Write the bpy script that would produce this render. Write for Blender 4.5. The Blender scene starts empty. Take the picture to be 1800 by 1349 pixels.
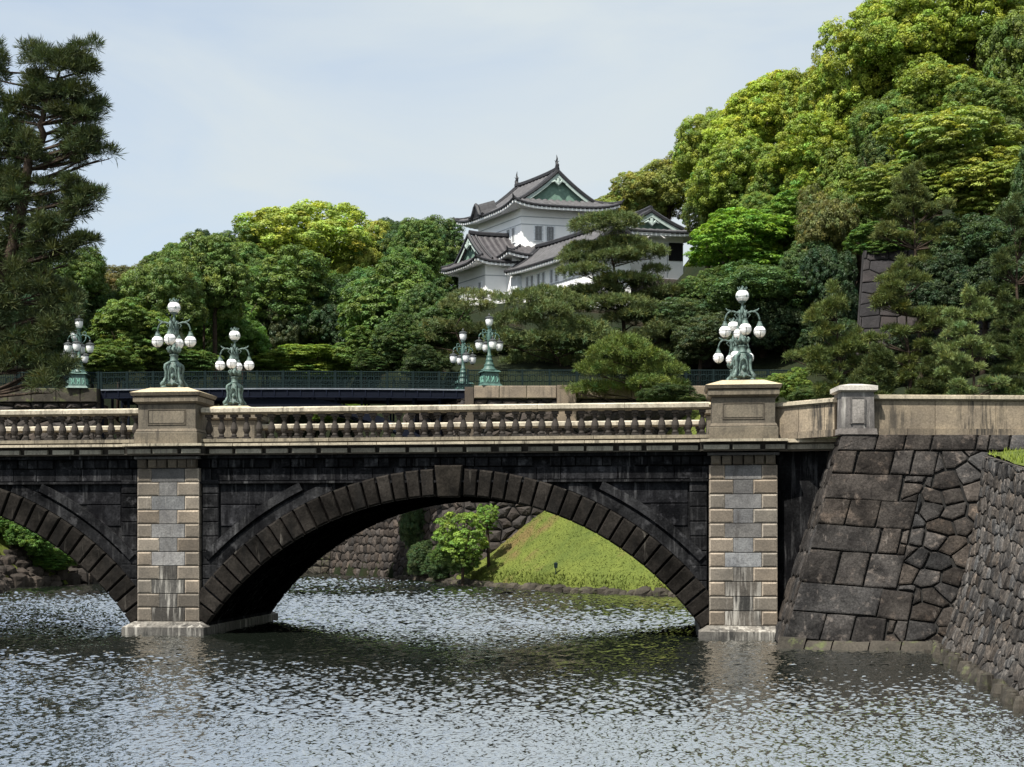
import bpy, math, random
import numpy as np
from mathutils import Vector
R = math.radians
# ------------------------------------------------------------------ camera, sky, sun, exposure
scn = bpy.context.scene
F, CX, YH, HC = 2400.0, 900.0, 945.0, 3.55          # focal length and horizon in photo pixels, eye height above the water
cd = bpy.data.cameras.new('camera')
cam = bpy.data.objects.new('camera', cd)
scn.collection.objects.link(cam)
cam.location = (0, 0, HC)
cam.rotation_euler = (R(90), 0, 0)
cd.sensor_width = 36.0
cd.lens = F / 1800 * 36
cd.shift_y = (YH - 674.5) / 1800
cd.clip_start, cd.clip_end = 0.5, 3000
scn.camera = cam

SUN_EL, SUN_AZ = 58.0, 218.0                        # azimuth clockwise from +Y
w = bpy.data.worlds.new("World")
scn.world = w
w.use_nodes = True
nt = w.node_tree
nt.nodes.clear()
def WN(t, **k):
    n = nt.nodes.new(t)
    for a, b in k.items():
        setattr(n, a, b)
    return n
out = WN('ShaderNodeOutputWorld')
sky = WN('ShaderNodeTexSky', sky_type='NISHITA', sun_disc=False)
sky.sun_elevation, sky.sun_rotation = R(SUN_EL), R(SUN_AZ)
sky.air_density, sky.dust_density, sky.ozone_density = 1.0, 2.0, 0.8
bg1 = WN('ShaderNodeBackground'); bg1.inputs[1].default_value = 0.13
nt.links.new(sky.outputs[0], bg1.inputs[0])
bg2 = WN('ShaderNodeBackground'); bg2.inputs[0].default_value = (0.80, 0.88, 0.918, 1); bg2.inputs[1].default_value = 0.535   # thin high cloud
tc = WN('ShaderNodeTexCoord')
mp = WN('ShaderNodeMapping'); mp.inputs['Scale'].default_value = (1.3, 1.3, 4.0); mp.inputs['Rotation'].default_value = (0.0, 0.35, 0.3)
nt.links.new(tc.outputs['Generated'], mp.inputs[0])
no = WN('ShaderNodeTexNoise'); no.inputs['Scale'].default_value = 2.6; no.inputs['Detail'].default_value = 6; no.inputs['Roughness'].default_value = 0.55; no.inputs['Distortion'].default_value = 0.6
nt.links.new(mp.outputs[0], no.inputs['Vector'])
mr = WN('ShaderNodeMapRange'); mr.inputs[1].default_value = 0.33; mr.inputs[2].default_value = 0.62; mr.inputs[3].default_value = 0.45; mr.inputs[4].default_value = 0.95
nt.links.new(no.outputs['Fac'], mr.inputs[0])
mr.inputs[1].default_value, mr.inputs[2].default_value, mr.inputs[3].default_value, mr.inputs[4].default_value = 0.32, 0.68, -0.45, 0.4
sx = WN('ShaderNodeSeparateXYZ'); nt.links.new(tc.outputs['Generated'], sx.inputs[0])
def WM(op, a, b):
    n = WN('ShaderNodeMath', operation=op)
    for i, v in enumerate((a, b)):
        if hasattr(v, 'node'): nt.links.new(v, n.inputs[i])
        else: n.inputs[i].default_value = v
    return n
cl_ = WM('ADD', WM('ADD', WM('MULTIPLY', WM('MINIMUM', sx.outputs[0], 0.05).outputs[0], 1.7).outputs[0], WM('MULTIPLY', WM('MINIMUM', sx.outputs[2], 0.34).outputs[0], -0.5).outputs[0]).outputs[0], 0.98)
cl_ = WM('ADD', cl_.outputs[0], mr.outputs[0]); cl_.use_clamp = True
mr = WN('ShaderNodeMapRange'); nt.links.new(cl_.outputs[0], mr.inputs[0]); mr.inputs[3].default_value = 0.50; mr.inputs[4].default_value = 0.98   # the veil is thicker to the right
mx = WN('ShaderNodeMixShader')
nt.links.new(mr.outputs[0], mx.inputs[0]); nt.links.new(bg1.outputs[0], mx.inputs[1]); nt.links.new(bg2.outputs[0], mx.inputs[2])
nt.links.new(mx.outputs[0], out.inputs[0])

ld = bpy.data.lights.new('sun', 'SUN')
ld.energy, ld.angle, ld.color = 5.0, R(0.6), (1.0, 0.955, 0.86)
sun = bpy.data.objects.new('sun', ld)
scn.collection.objects.link(sun)
sdir = Vector((math.sin(R(SUN_AZ)) * math.cos(R(SUN_EL)), math.cos(R(SUN_AZ)) * math.cos(R(SUN_EL)), math.sin(R(SUN_EL))))
sun.rotation_euler = (-sdir).to_track_quat('-Z', 'Y').to_euler()
sun.location = (-40, -40, 80)
scn.view_settings.view_transform = 'Standard'
scn.view_settings.look = 'None'
scn.view_settings.exposure = 0.72
scn.view_settings.gamma = 1.0
try:
    scn.cycles.max_bounces = 6; scn.cycles.diffuse_bounces = 3; scn.cycles.glossy_bounces = 3; scn.cycles.transmission_bounces = 3
    scn.cycles.caustics_reflective = False; scn.cycles.caustics_refractive = False
except Exception:
    pass

# ------------------------------------------------------------------ helpers
def P(px, py, Y):
    """the point that the photograph shows at pixel (px, py), Y metres away"""
    return Vector(((px - CX) / F * Y, Y, HC + (YH - py) / F * Y))
COL = scn.collection
def tag(o, label=None, cat=None, group=None, kind=None):
    if label: o['label'] = label
    if cat: o['category'] = cat
    if group: o['group'] = group
    if kind: o['kind'] = kind
    return o
def empty(name, loc=(0, 0, 0), rz=0.0, label=None, cat=None, group=None):
    o = bpy.data.objects.new(name, None)
    COL.objects.link(o)
    o.location = loc; o.rotation_euler = (0, 0, rz); o.empty_display_size = 0.3
    return tag(o, label, cat, group)
def link_mesh(name, me, parent=None):
    o = bpy.data.objects.new(name, me)
    COL.objects.link(o)
    if parent is not None: o.parent = parent
    return o
def copy_tree(o, parent=None):
    c = o.copy(); COL.objects.link(c)
    if parent is not None: c.parent = parent
    for ch in list(o.children): copy_tree(ch, c)
    return c

class MB:
    """collects faces, each with a material slot and a tint, and links them as ONE mesh"""
    def __init__(s):
        s.v, s.f, s.m, s.t = [], [], [], []
        s.mi, s.tint = 0, (1, 1, 1)
    def face(s, pts, tint=None, mi=None):
        b = len(s.v); s.v.extend(tuple(p) for p in pts)
        s.f.append(tuple(range(b, b + len(pts)))); s.m.append(s.mi if mi is None else mi); s.t.append(s.tint if tint is None else tint)
    def poly(s, vs, fs, tint=None, mi=None):
        b = len(s.v); s.v.extend(tuple(p) for p in vs)
        for f in fs:
            s.f.append(tuple(b + i for i in f)); s.m.append(s.mi if mi is None else mi); s.t.append(s.tint if tint is None else tint)
    def box(s, x0, x1, y0, y1, z0, z1, tint=None, mi=None):
        vs = [(x0, y0, z0), (x1, y0, z0), (x1, y1, z0), (x0, y1, z0), (x0, y0, z1), (x1, y0, z1), (x1, y1, z1), (x0, y1, z1)]
        s.poly(vs, [(3, 2, 1, 0), (4, 5, 6, 7), (0, 1, 5, 4), (1, 2, 6, 5), (2, 3, 7, 6), (3, 0, 4, 7)], tint, mi)
    def frustum(s, b, t, z0, z1, tint=None, mi=None):
        """b, t = (x0, x1, y0, y1) at z0 and z1"""
        vs = [(b[0], b[2], z0), (b[1], b[2], z0), (b[1], b[3], z0), (b[0], b[3], z0), (t[0], t[2], z1), (t[1], t[2], z1), (t[1], t[3], z1), (t[0], t[3], z1)]
        s.poly(vs, [(3, 2, 1, 0), (4, 5, 6, 7), (0, 1, 5, 4), (1, 2, 6, 5), (2, 3, 7, 6), (3, 0, 4, 7)], tint, mi)
    def rblock(s, x0, x1, z0, z1, yb, yf, c=0.05, tint=None, margin=None):
        """stone block facing -y: back plane yb, front plane yf, chamfer c; the chamfer is the drafted margin"""
        vs = [(x0, yb, z0), (x1, yb, z0), (x1, yb, z1), (x0, yb, z1), (x0, yf + c * .6, z0), (x1, yf + c * .6, z0), (x1, yf + c * .6, z1), (x0, yf + c * .6, z1),
              (x0 + c, yf, z0 + c), (x1 - c, yf, z0 + c), (x1 - c, yf, z1 - c), (x0 + c, yf, z1 - c)]
        s.poly(vs, [(0, 1, 5, 4), (1, 2, 6, 5), (2, 3, 7, 6), (3, 0, 4, 7), (8, 9, 10, 11)], tint)
        s.poly(vs, [(4, 5, 9, 8), (5, 6, 10, 9), (6, 7, 11, 10), (7, 4, 8, 11)], margin or tint)
    def prism(s, pts, y0, y1, tint=None, mi=None):
        """polygon in (x, z), counter-clockwise seen from -y, extruded y0..y1"""
        n = len(pts)
        vs = [(p[0], y0, p[1]) for p in pts] + [(p[0], y1, p[1]) for p in pts]
        fs = [tuple(range(n)), tuple(range(2 * n - 1, n - 1, -1))] + [(i, i + n, (i + 1) % n + n, (i + 1) % n) for i in range(n)]
        s.poly(vs, fs, tint, mi)
    def tube(s, path, rad, n=8, tint=None, mi=None, cap=True):
        path = [Vector(p) for p in path]
        if not hasattr(rad, '__len__'): rad = [rad] * len(path)
        vs, fs = [], []
        for i, p in enumerate(path):
            d = (path[min(i + 1, len(path) - 1)] - path[max(i - 1, 0)])
            d = d.normalized() if d.length > 1e-9 else Vector((0, 0, 1))
            a = d.cross(Vector((0.03, 1, 0.05))); a = a.normalized() if a.length > 1e-4 else Vector((1, 0, 0))
            b = d.cross(a)
            for k in range(n):
                t = 2 * math.pi * k / n
                vs.append(p + (a * math.cos(t) + b * math.sin(t)) * rad[i])
        for i in range(len(path) - 1):
            for k in range(n):
                fs.append((i * n + k, i * n + (k + 1) % n, (i + 1) * n + (k + 1) % n, (i + 1) * n + k))
        if cap:
            fs.append(tuple(range(n - 1, -1, -1))); fs.append(tuple(range((len(path) - 1) * n, len(path) * n)))
        s.poly(vs, fs, tint, mi)
    def lathe(s, prof, c=(0, 0, 0), n=16, tint=None, mi=None, sq=0.0, rot=0.0):
        """profile of (radius, z); sq > 0 squares the section off"""
        vs, fs = [], []
        for r, z in prof:
            for k in range(n):
                t = 2 * math.pi * k / n + rot
                q = 1.0
                if sq: q = 1 + sq * (1 / max(abs(math.cos(t - rot)), abs(math.sin(t - rot))) - 1)
                vs.append((c[0] + r * q * math.cos(t), c[1] + r * q * math.sin(t), c[2] + z))
        for i in range(len(prof) - 1):
            for k in range(n):
                fs.append((i * n + k, i * n + (k + 1) % n, (i + 1) * n + (k + 1) % n, (i + 1) * n + k))
        fs.append(tuple(range(n - 1, -1, -1))); fs.append(tuple(range((len(prof) - 1) * n, len(prof) * n)))
        s.poly(vs, fs, tint, mi)
    def sphere(s, c, r, n=14, m=9, zs=1.0, tint=None, mi=None):
        s.lathe([(max(r * math.sin(math.pi * i / m), 1e-4), -r * zs * math.cos(math.pi * i / m)) for i in range(m + 1)], c, n, tint, mi)
    def build(s, name, mats, parent=None, smooth=False):
        me = bpy.data.meshes.new(name)
        me.from_pydata(s.v, [], s.f)
        mats = mats if isinstance(mats, (list, tuple)) else [mats]
        for m in mats: me.materials.append(m)
        me.polygons.foreach_set('material_index', s.m)
        if smooth: me.polygons.foreach_set('use_smooth', [True] * len(s.f))
        at = me.attributes.new('tint', 'FLOAT_COLOR', 'FACE')
        at.data.foreach_set('color', np.array([(t[0], t[1], t[2], 1.0) for t in s.t], np.float32).ravel())
        me.update()
        return link_mesh(name, me, parent)

def mesh_np(name, verts, k, tints, mats, mi=None):
    """mesh of M separate k-gons from verts (M*k, 3)"""
    M = len(verts) // k
    me = bpy.data.meshes.new(name)
    me.vertices.add(M * k); me.vertices.foreach_set('co', np.ascontiguousarray(verts, np.float32).ravel())
    me.loops.add(M * k); me.loops.foreach_set('vertex_index', np.arange(M * k, dtype=np.int32))
    me.polygons.add(M); me.polygons.foreach_set('loop_start', np.arange(0, M * k, k, dtype=np.int32))
    for m in mats: me.materials.append(m)
    if mi is not None: me.polygons.foreach_set('material_index', np.asarray(mi, np.int32))
    at = me.attributes.new('tint', 'FLOAT_COLOR', 'FACE')
    c = np.ones((M, 4), np.float32); c[:, :3] = tints
    at.data.foreach_set('color', c.ravel())
    me.update(calc_edges=True)
    return me

# ------------------------------------------------------------------ materials
class NT:
    def __init__(s, name):
        s.mat = bpy.data.materials.new(name); s.mat.use_nodes = True
        s.t = s.mat.node_tree; s.t.nodes.clear()
        s.out = s.t.nodes.new('ShaderNodeOutputMaterial')
        s.tc = s.t.nodes.new('ShaderNodeTexCoord')
    def n(s, typ, ins=None, **k):
        n = s.t.nodes.new(typ)
        for a, b in k.items(): setattr(n, a, b)
        for a, b in (ins or {}).items():
            if hasattr(b, 'node'): s.t.links.new(b, n.inputs[a])
            else: n.inputs[a].default_value = b
        return n
    def noise(s, scale, detail=4, rough=0.55, stretch=None, coord='Object', off=(0, 0, 0), dist=0.0):
        v = s.tc.outputs[coord]
        if stretch or any(off):
            v = s.n('ShaderNodeMapping', {'Vector': v, 'Scale': stretch or (1, 1, 1), 'Location': off}).outputs[0]
        return s.n('ShaderNodeTexNoise', {'Vector': v, 'Scale': scale, 'Detail': detail, 'Roughness': rough, 'Distortion': dist}).outputs['Fac']
    def ramp(s, fac, a, b, lo=0.0, hi=1.0):
        return s.n('ShaderNodeMapRange', {0: fac, 1: a, 2: b, 3: lo, 4: hi}).outputs[0]
    def mix(s, fac, a, b, mode='MIX'):
        n = s.t.nodes.new('ShaderNodeMix'); n.data_type = 'RGBA'; n.blend_type = mode
        for i, v in ((0, fac), (6, a), (7, b)):
            if hasattr(v, 'node'): s.t.links.new(v, n.inputs[i])
            else: n.inputs[i].default_value = v if i == 0 else ((*v, 1) if len(v) == 3 else v)
        return n.outputs[2]
    def attr(s, name='tint'):
        return s.n('ShaderNodeAttribute', attribute_name=name).outputs['Color']
    def bump(s, h, strength=0.5, dist=0.05, normal=None):
        d = {'Height': h, 'Strength': strength, 'Distance': dist}
        if normal is not None: d['Normal'] = normal
        return s.n('ShaderNodeBump', d).outputs[0]
    def done(s, col, rough=0.8, normal=None, spec=0.3, metal=0.0):
        b = s.n('ShaderNodeBsdfPrincipled', {'Base Color': col, 'Roughness': rough, 'Specular IOR Level': spec, 'Metallic': metal})
        if normal is not None: s.t.links.new(normal, b.inputs['Normal'])
        s.t.links.new(b.outputs[0], s.out.inputs[0])
        return s.mat

def stone(name, c1, c2, dirt=(0.02, 0.02, 0.018), dirt_lo=0.62, dirt_hi=0.8, streak=(0.5, 0.62), streak_col=None, streak_amt=0.0, scale=0.8, bump=0.4, fine=14.0, rough=0.85, blotch=None, spec=0.25, grit=0.35):
    m = NT(name)
    a = m.noise(scale, 6, 0.62)
    col = m.mix(m.ramp(a, 0.36, 0.64), c1, c2)
    if blotch:
        col = m.mix(m.ramp(m.noise(scale * 2.7, 5, 0.6, off=(7, 3, 1)), 0.56, 0.68), col, blotch)
    f = m.noise(fine, 5, 0.7)
    gr = m.noise(46, 3, 0.7, off=(1, 2, 3))
    g = m.n('ShaderNodeMath', {0: m.ramp(f, 0.28, 0.72, 1 - grit, 1 + grit), 1: m.ramp(gr, 0.3, 0.7, 1 - grit * .5, 1 + grit * .5)}, operation='MULTIPLY').outputs[0]
    col = m.mix(1.0, col, m.n('ShaderNodeCombineColor', {0: g, 1: g, 2: g}).outputs[0], 'MULTIPLY')
    col = m.mix(1.0, col, m.attr(), 'MULTIPLY')
    d = m.noise(1.3, 6, 0.7, stretch=(1.6, 1.6, 0.35), off=(3, 8, 2))
    col = m.mix(m.ramp(d, dirt_lo, dirt_hi, 0, 0.85), col, dirt)
    if streak_amt:
        st = m.noise(1.0, 4, 0.65, stretch=(5.5, 5.5, 0.45), off=(11, 5, 4))
        msk = m.noise(0.55, 3, 0.5, off=(2, 9, 5))
        fac = m.n('ShaderNodeMath', {0: m.ramp(st, *streak), 1: m.ramp(msk, 0.42, 0.6, 0.0, streak_amt)}, operation='MULTIPLY').outputs[0]
        col = m.mix(fac, col, streak_col)
    n1 = m.bump(f, bump, 0.03)
    n2 = m.bump(a, bump, 0.12, n1)
    return m.done(col, rough, n2, spec)

M = {}
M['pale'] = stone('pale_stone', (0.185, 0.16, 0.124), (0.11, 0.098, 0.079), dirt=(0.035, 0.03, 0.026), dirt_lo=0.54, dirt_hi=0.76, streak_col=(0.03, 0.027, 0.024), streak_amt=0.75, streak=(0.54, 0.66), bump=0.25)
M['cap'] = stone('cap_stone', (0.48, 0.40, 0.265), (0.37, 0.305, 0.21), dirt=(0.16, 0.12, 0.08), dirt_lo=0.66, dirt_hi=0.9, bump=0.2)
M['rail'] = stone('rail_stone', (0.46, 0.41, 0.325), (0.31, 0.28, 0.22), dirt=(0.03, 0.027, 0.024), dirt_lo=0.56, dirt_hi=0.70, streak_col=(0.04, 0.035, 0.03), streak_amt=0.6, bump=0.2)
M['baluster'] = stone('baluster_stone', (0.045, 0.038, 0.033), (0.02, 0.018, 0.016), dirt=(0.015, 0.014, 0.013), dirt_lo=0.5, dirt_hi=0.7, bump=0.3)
M['spandrel'] = stone('sooty_stone', (0.021, 0.0212, 0.0225), (0.005, 0.0052, 0.0057), blotch=(0.040, 0.040, 0.042), spec=0.0, grit=.55, dirt=(0.006, 0.006, 0.007), dirt_lo=0.48, dirt_hi=0.66, streak_col=(0.15, 0.15, 0.152), streak_amt=0.6, streak=(0.54, 0.74), bump=0.4, scale=0.9)
M['voussoir'] = stone('voussoir_stone', (0.026, 0.0235, 0.0215), (0.007, 0.0066, 0.0062), spec=0.02, grit=.5, dirt=(0.010, 0.010, 0.010), dirt_lo=0.50, dirt_hi=0.75, streak_col=(0.25, 0.23, 0.2), streak_amt=0.45, streak=(0.62, 0.74), bump=0.5)
M['quoin'] = stone('quoin_stone', (0.19, 0.162, 0.13), (0.115, 0.10, 0.083), dirt=(0.04, 0.036, 0.032), dirt_lo=0.62, dirt_hi=0.8, streak_col=(0.62, 0.58, 0.52), streak_amt=0.25, streak=(0.62, 0.72), bump=0.35)
M['core'] = stone('grey_core_stone', (0.17, 0.17, 0.168), (0.085, 0.085, 0.088), dirt=(0.04, 0.036, 0.034), dirt_lo=0.58, dirt_hi=0.74, streak_col=(0.65, 0.62, 0.58), streak_amt=0.4, streak=(0.6, 0.7), bump=0.5)
M['plinth'] = stone('plinth_stone', (0.13, 0.122, 0.11), (0.065, 0.062, 0.058), dirt=(0.015, 0.015, 0.015), dirt_lo=0.52, dirt_hi=0.66, streak_col=(0.45, 0.43, 0.39), streak_amt=0.7, streak=(0.5, 0.62), bump=0.4)
M['wall'] = stone('moat_wall_stone', (0.053, 0.048, 0.0445), (0.016, 0.0148, 0.0143), spec=0.05, grit=.6, dirt=(0.02, 0.018, 0.018), dirt_lo=0.6, dirt_hi=0.8, streak_col=(0.32, 0.28, 0.25), streak_amt=0.35, streak=(0.62, 0.74), bump=0.8, scale=1.1, blotch=(0.085, 0.072, 0.063))
M['rough'] = stone('rough_wall_stone', (0.086, 0.079, 0.073), (0.030, 0.0278, 0.0268), spec=0.05, grit=.7, dirt=(0.025, 0.022, 0.02), dirt_lo=0.56, dirt_hi=0.78, streak_col=(0.33, 0.30, 0.27), streak_amt=0.3, bump=1.0, scale=1.6, blotch=(0.135, 0.115, 0.10))
M['joint'] = stone('dark_joint', (0.012, 0.011, 0.01), (0.007, 0.007, 0.007), bump=0.2)
M['toe'] = stone('pale_toe_stone', (0.065, 0.057, 0.046), (0.028, 0.025, 0.02), bump=0.6, blotch=(0.08, 0.09, 0.04))
M['parapet'] = stone('parapet_stone', (0.28, 0.228, 0.163), (0.18, 0.148, 0.112), dirt=(0.035, 0.032, 0.028), dirt_lo=0.55, dirt_hi=0.74, streak_col=(0.03, 0.028, 0.026), streak_amt=0.95, streak=(0.46, 0.58), bump=0.25)
M['post'] = stone('weathered_post_stone', (0.16, 0.15, 0.145), (0.075, 0.07, 0.068), dirt=(0.03, 0.028, 0.027), dirt_lo=0.6, dirt_hi=0.75, streak_col=(0.42, 0.40, 0.37), streak_amt=0.9, streak=(0.55, 0.66), bump=0.3)
M['white_stone'] = stone('white_cap_stone', (0.5, 0.47, 0.43), (0.40, 0.375, 0.345), dirt=(0.2, 0.18, 0.17), dirt_lo=0.68, dirt_hi=0.9, bump=0.15)
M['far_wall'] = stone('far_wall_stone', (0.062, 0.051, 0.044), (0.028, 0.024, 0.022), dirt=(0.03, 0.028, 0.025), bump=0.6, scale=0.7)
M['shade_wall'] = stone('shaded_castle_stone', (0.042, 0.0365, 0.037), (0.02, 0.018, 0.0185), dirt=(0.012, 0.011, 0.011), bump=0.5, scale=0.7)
M['ashlar'] = stone('ashlar_stone', (0.28, 0.23, 0.175), (0.18, 0.15, 0.12), dirt=(0.06, 0.05, 0.045), dirt_lo=0.6, dirt_hi=0.8, streak_col=(0.05, 0.045, 0.04), streak_amt=0.5, bump=0.3, scale=0.5)
M['paving'] = stone('paving_stone', (0.32, 0.28, 0.22), (0.24, 0.21, 0.17), bump=0.2)

def patina():
    m = NT('verdigris_bronze')
    a = m.noise(9, 5, 0.65)
    col = m.mix(m.ramp(a, 0.35, 0.62), (0.028, 0.042, 0.038), (0.125, 0.19, 0.168))
    col = m.mix(m.ramp(m.noise(3, 4, 0.6, stretch=(1, 1, 0.4)), 0.5, 0.7, 0, 0.6), col, (0.02, 0.03, 0.03))
    return m.done(col, 0.6, m.bump(m.noise(40, 3), 0.3, 0.01), 0.4)
M['bronze'] = patina()
def simple(name, c, rough=0.6, spec=0.3, var=0.25, scale=6.0, metal=0.0, bump=0.1):
    m = NT(name)
    g = m.ramp(m.noise(scale, 5, 0.6), 0.3, 0.7, 1 - var, 1 + var)
    col = m.mix(1.0, c, m.n('ShaderNodeCombineColor', {0: g, 1: g, 2: g}).outputs[0], 'MULTIPLY')
    col = m.mix(1.0, col, m.attr(), 'MULTIPLY')
    return m.done(col, rough, m.bump(m.noise(scale * 4, 3), bump, 0.02), spec, metal)
M['iron'] = simple('dark_iron', (0.010, 0.019, 0.020), 0.85, 0.08)
M['girder'] = simple('painted_girder', (0.006, 0.008, 0.015), 0.85, 0.08)
M['girder_edge'] = simple('pale_girder_edge', (0.16, 0.18, 0.21), 0.6)
M['green_iron'] = simple('green_painted_iron', (0.055, 0.11, 0.095), 0.5, 0.4, 0.45, 5.0)
M['lamp_cap'] = simple('lamp_hood_metal', (0.03, 0.034, 0.034), 0.5, 0.4)
M['plaster'] = simple('white_plaster', (0.92, 0.92, 0.92), 0.9, 0.1, 0.05, 0.6)
M['shade_plaster'] = simple('grey_plaster_line', (0.42, 0.44, 0.46), 0.9, 0.1, 0.08, 2.0)
M['tile'] = simple('grey_roof_tile', (0.072, 0.070, 0.074), 0.6, 0.35, 0.35, 1.6, bump=0.3)
M['brown_tile'] = simple('brown_roof_tile', (0.05, 0.046, 0.05), 0.6, 0.35, 0.35, 1.6, bump=0.3)
M['ridge'] = simple('dark_ridge_tile', (0.028, 0.028, 0.032), 0.6, 0.3, 0.4, 3.0)
M['copper'] = simple('green_copper_gable', (0.14, 0.225, 0.18), 0.75, 0.2, 0.25, 2.5)
M['dark_open'] = simple('dark_opening', (0.012, 0.012, 0.014), 0.8, 0.1)
M['bars'] = simple('window_bars', (0.34, 0.35, 0.36), 0.8, 0.1)
M['bark'] = simple('bark', (0.05, 0.037, 0.028), 0.95, 0.1, 0.5, 4.0, bump=1.0)

def globe():
    m = NT('opal_glass')
    b = m.n('ShaderNodeBsdfPrincipled', {'Base Color': (0.96, 0.96, 0.95, 1), 'Roughness': 0.15, 'Specular IOR Level': 0.5, 'Subsurface Weight': 0.9, 'Subsurface Radius': (0.3, 0.3, 0.3), 'Subsurface Scale': 0.6})
    m.t.links.new(b.outputs[0], m.out.inputs[0])
    return m.mat
M['opal'] = globe()

def leaf(name, trans=0.3, rough=0.5, spec=0.25, tcol=(1.25, 1.2, 0.5)):
    m = NT(name)
    oc = m.n('ShaderNodeObjectInfo').outputs['Color']
    col = m.mix(1.0, oc, m.attr(), 'MULTIPLY')
    g = m.ramp(m.noise(0.28, 3, 0.5, coord='Object'), 0.3, 0.7, 0.8, 1.2)
    b = m.n('ShaderNodeBsdfPrincipled', {'Base Color': col, 'Roughness': rough, 'Specular IOR Level': spec})
    t = m.n('ShaderNodeBsdfTranslucent', {'Color': m.mix(1.0, col, tcol, 'MULTIPLY')})
    x = m.n('ShaderNodeMixShader', {0: trans, 1: b.outputs[0], 2: t.outputs[0]})
    m.t.links.new(x.outputs[0], m.out.inputs[0])
    return m.mat
M['leaf'] = leaf('broad_leaves')
M['needle'] = leaf('pine_needles', 0.15, 0.6, 0.2)

def water():
    m = NT('moat_water')
    v = m.tc.outputs['Object']
    def nz(scale, stretch, detail, rough=0.5, rot=0.0, dist=0.3):
        mp_ = m.n('ShaderNodeMapping', {'Vector': v, 'Scale': stretch, 'Rotation': (0, 0, rot)}).outputs[0]
        return m.n('ShaderNodeTexNoise', {'Vector': mp_, 'Scale': scale, 'Detail': detail, 'Roughness': rough, 'Distortion': dist}).outputs['Fac']
    a = nz(1.9, (1.0, 0.85, 1), 3, 0.55, 0.15)
    b = nz(4.6, (1.0, 0.8, 1), 3, 0.6, -0.3)
    c = nz(0.22, (1, 1, 1), 2, 0.5)
    h = m.n('ShaderNodeMath', {0: m.n('ShaderNodeMath', {0: a, 1: 1.0}, operation='MULTIPLY').outputs[0], 1: m.n('ShaderNodeMath', {0: b, 1: 0.36}, operation='MULTIPLY').outputs[0]}, operation='ADD').outputs[0]
    amp = m.ramp(c, 0.3, 0.7, 0.75, 1.25)
    h = m.n('ShaderNodeMath', {0: h, 1: amp}, operation='MULTIPLY').outputs[0]
    n = m.bump(h, 0.6, 0.03)
    b_ = m.n('ShaderNodeBsdfPrincipled', {'Base Color': (0.014, 0.019, 0.014, 1), 'Roughness': 0.05, 'IOR': 16.0, 'Specular IOR Level': 0.5, 'Normal': n})
    m.t.links.new(b_.outputs[0], m.out.inputs[0])
    return m.mat
M['water'] = water()

def ground(name, c1, c2, c3, s=0.35, thr=(0.56, 0.66)):
    m = NT(name)
    col = m.mix(m.ramp(m.noise(s, 5, 0.6), 0.38, 0.62), c1, c2)
    col = m.mix(m.ramp(m.noise(s * .45, 4, 0.6, off=(4, 4, 0)), *thr), col, c3)
    g = m.ramp(m.noise(7, 4, 0.7), 0.25, 0.75, 0.6, 1.35)
    col = m.mix(1.0, col, m.n('ShaderNodeCombineColor', {0: g, 1: g, 2: g}).outputs[0], 'MULTIPLY')
    return m.done(col, 0.95, m.bump(m.noise(5, 5, 0.7), 0.6, 0.15), 0.1)
M['lawn'] = ground('lawn', (0.112, 0.136, 0.029), (0.075, 0.10, 0.023), (0.13, 0.10, 0.04))
M['earth'] = ground('wooded_earth', (0.012, 0.018, 0.008), (0.018, 0.022, 0.01), (0.022, 0.018, 0.011))
M['lake_bed'] = ground('mud', (0.03, 0.03, 0.02), (0.02, 0.022, 0.015), (0.03, 0.03, 0.02))
def blade():
    m = NT('grass_blades')
    b = m.n('ShaderNodeBsdfPrincipled', {'Base Color': m.attr(), 'Roughness': 0.7, 'Specular IOR Level': 0.1})
    t = m.n('ShaderNodeBsdfTranslucent', {'Color': m.attr()})
    x = m.n('ShaderNodeMixShader', {0: 0.3, 1: b.outputs[0], 2: t.outputs[0]})
    m.t.links.new(x.outputs[0], m.out.inputs[0])
    return m.mat
M['blade'] = blade()
# ------------------------------------------------------------------ terrain and water
rng = np.random.default_rng(7)
def seg_dist(px, py, poly):
    best = np.full(px.shape, 1e9)
    for (x0, y0), (x1, y1) in zip(poly[:-1], poly[1:]):
        dx, dy = x1 - x0, y1 - y0
        t = np.clip(((px - x0) * dx + (py - y0) * dy) / (dx * dx + dy * dy), 0, 1)
        best = np.minimum(best, np.hypot(px - x0 - t * dx, py - y0 - t * dy))
    return best
def inside(px, py, poly):
    r = np.zeros(px.shape, bool)
    n = len(poly)
    for i in range(n):
        (x0, y0), (x1, y1) = poly[i], poly[(i + 1) % n]
        if y0 == y1: continue
        c = ((y0 > py) != (y1 > py)) & (px < (x1 - x0) * (py - y0) / (y1 - y0) + x0)
        r ^= c
    return r
SHORE_R = [(14.5, 46.5), (11.5, 50), (11.2, 81), (3, 88.5), (-2.9, 100), (-9.7, 116.7), (-17.5, 131), (-25, 150)]
SHORE_L = [(-33, 45), (-30.5, 78), (-34, 90), (-35.5, 94.7), (-32.4, 106), (-31, 122), (-25, 150)]
POLY_R = SHORE_R + [(-25, 400), (260, 400), (260, 46.5)]
POLY_L = SHORE_L + [(-25, 400), (-260, 400), (-260, 45)]
def wob(x, y):
    return 0.9 * np.sin(x * .31 + y * .17) + 0.7 * np.sin(x * .13 - y * .27 + 1.3)
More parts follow.
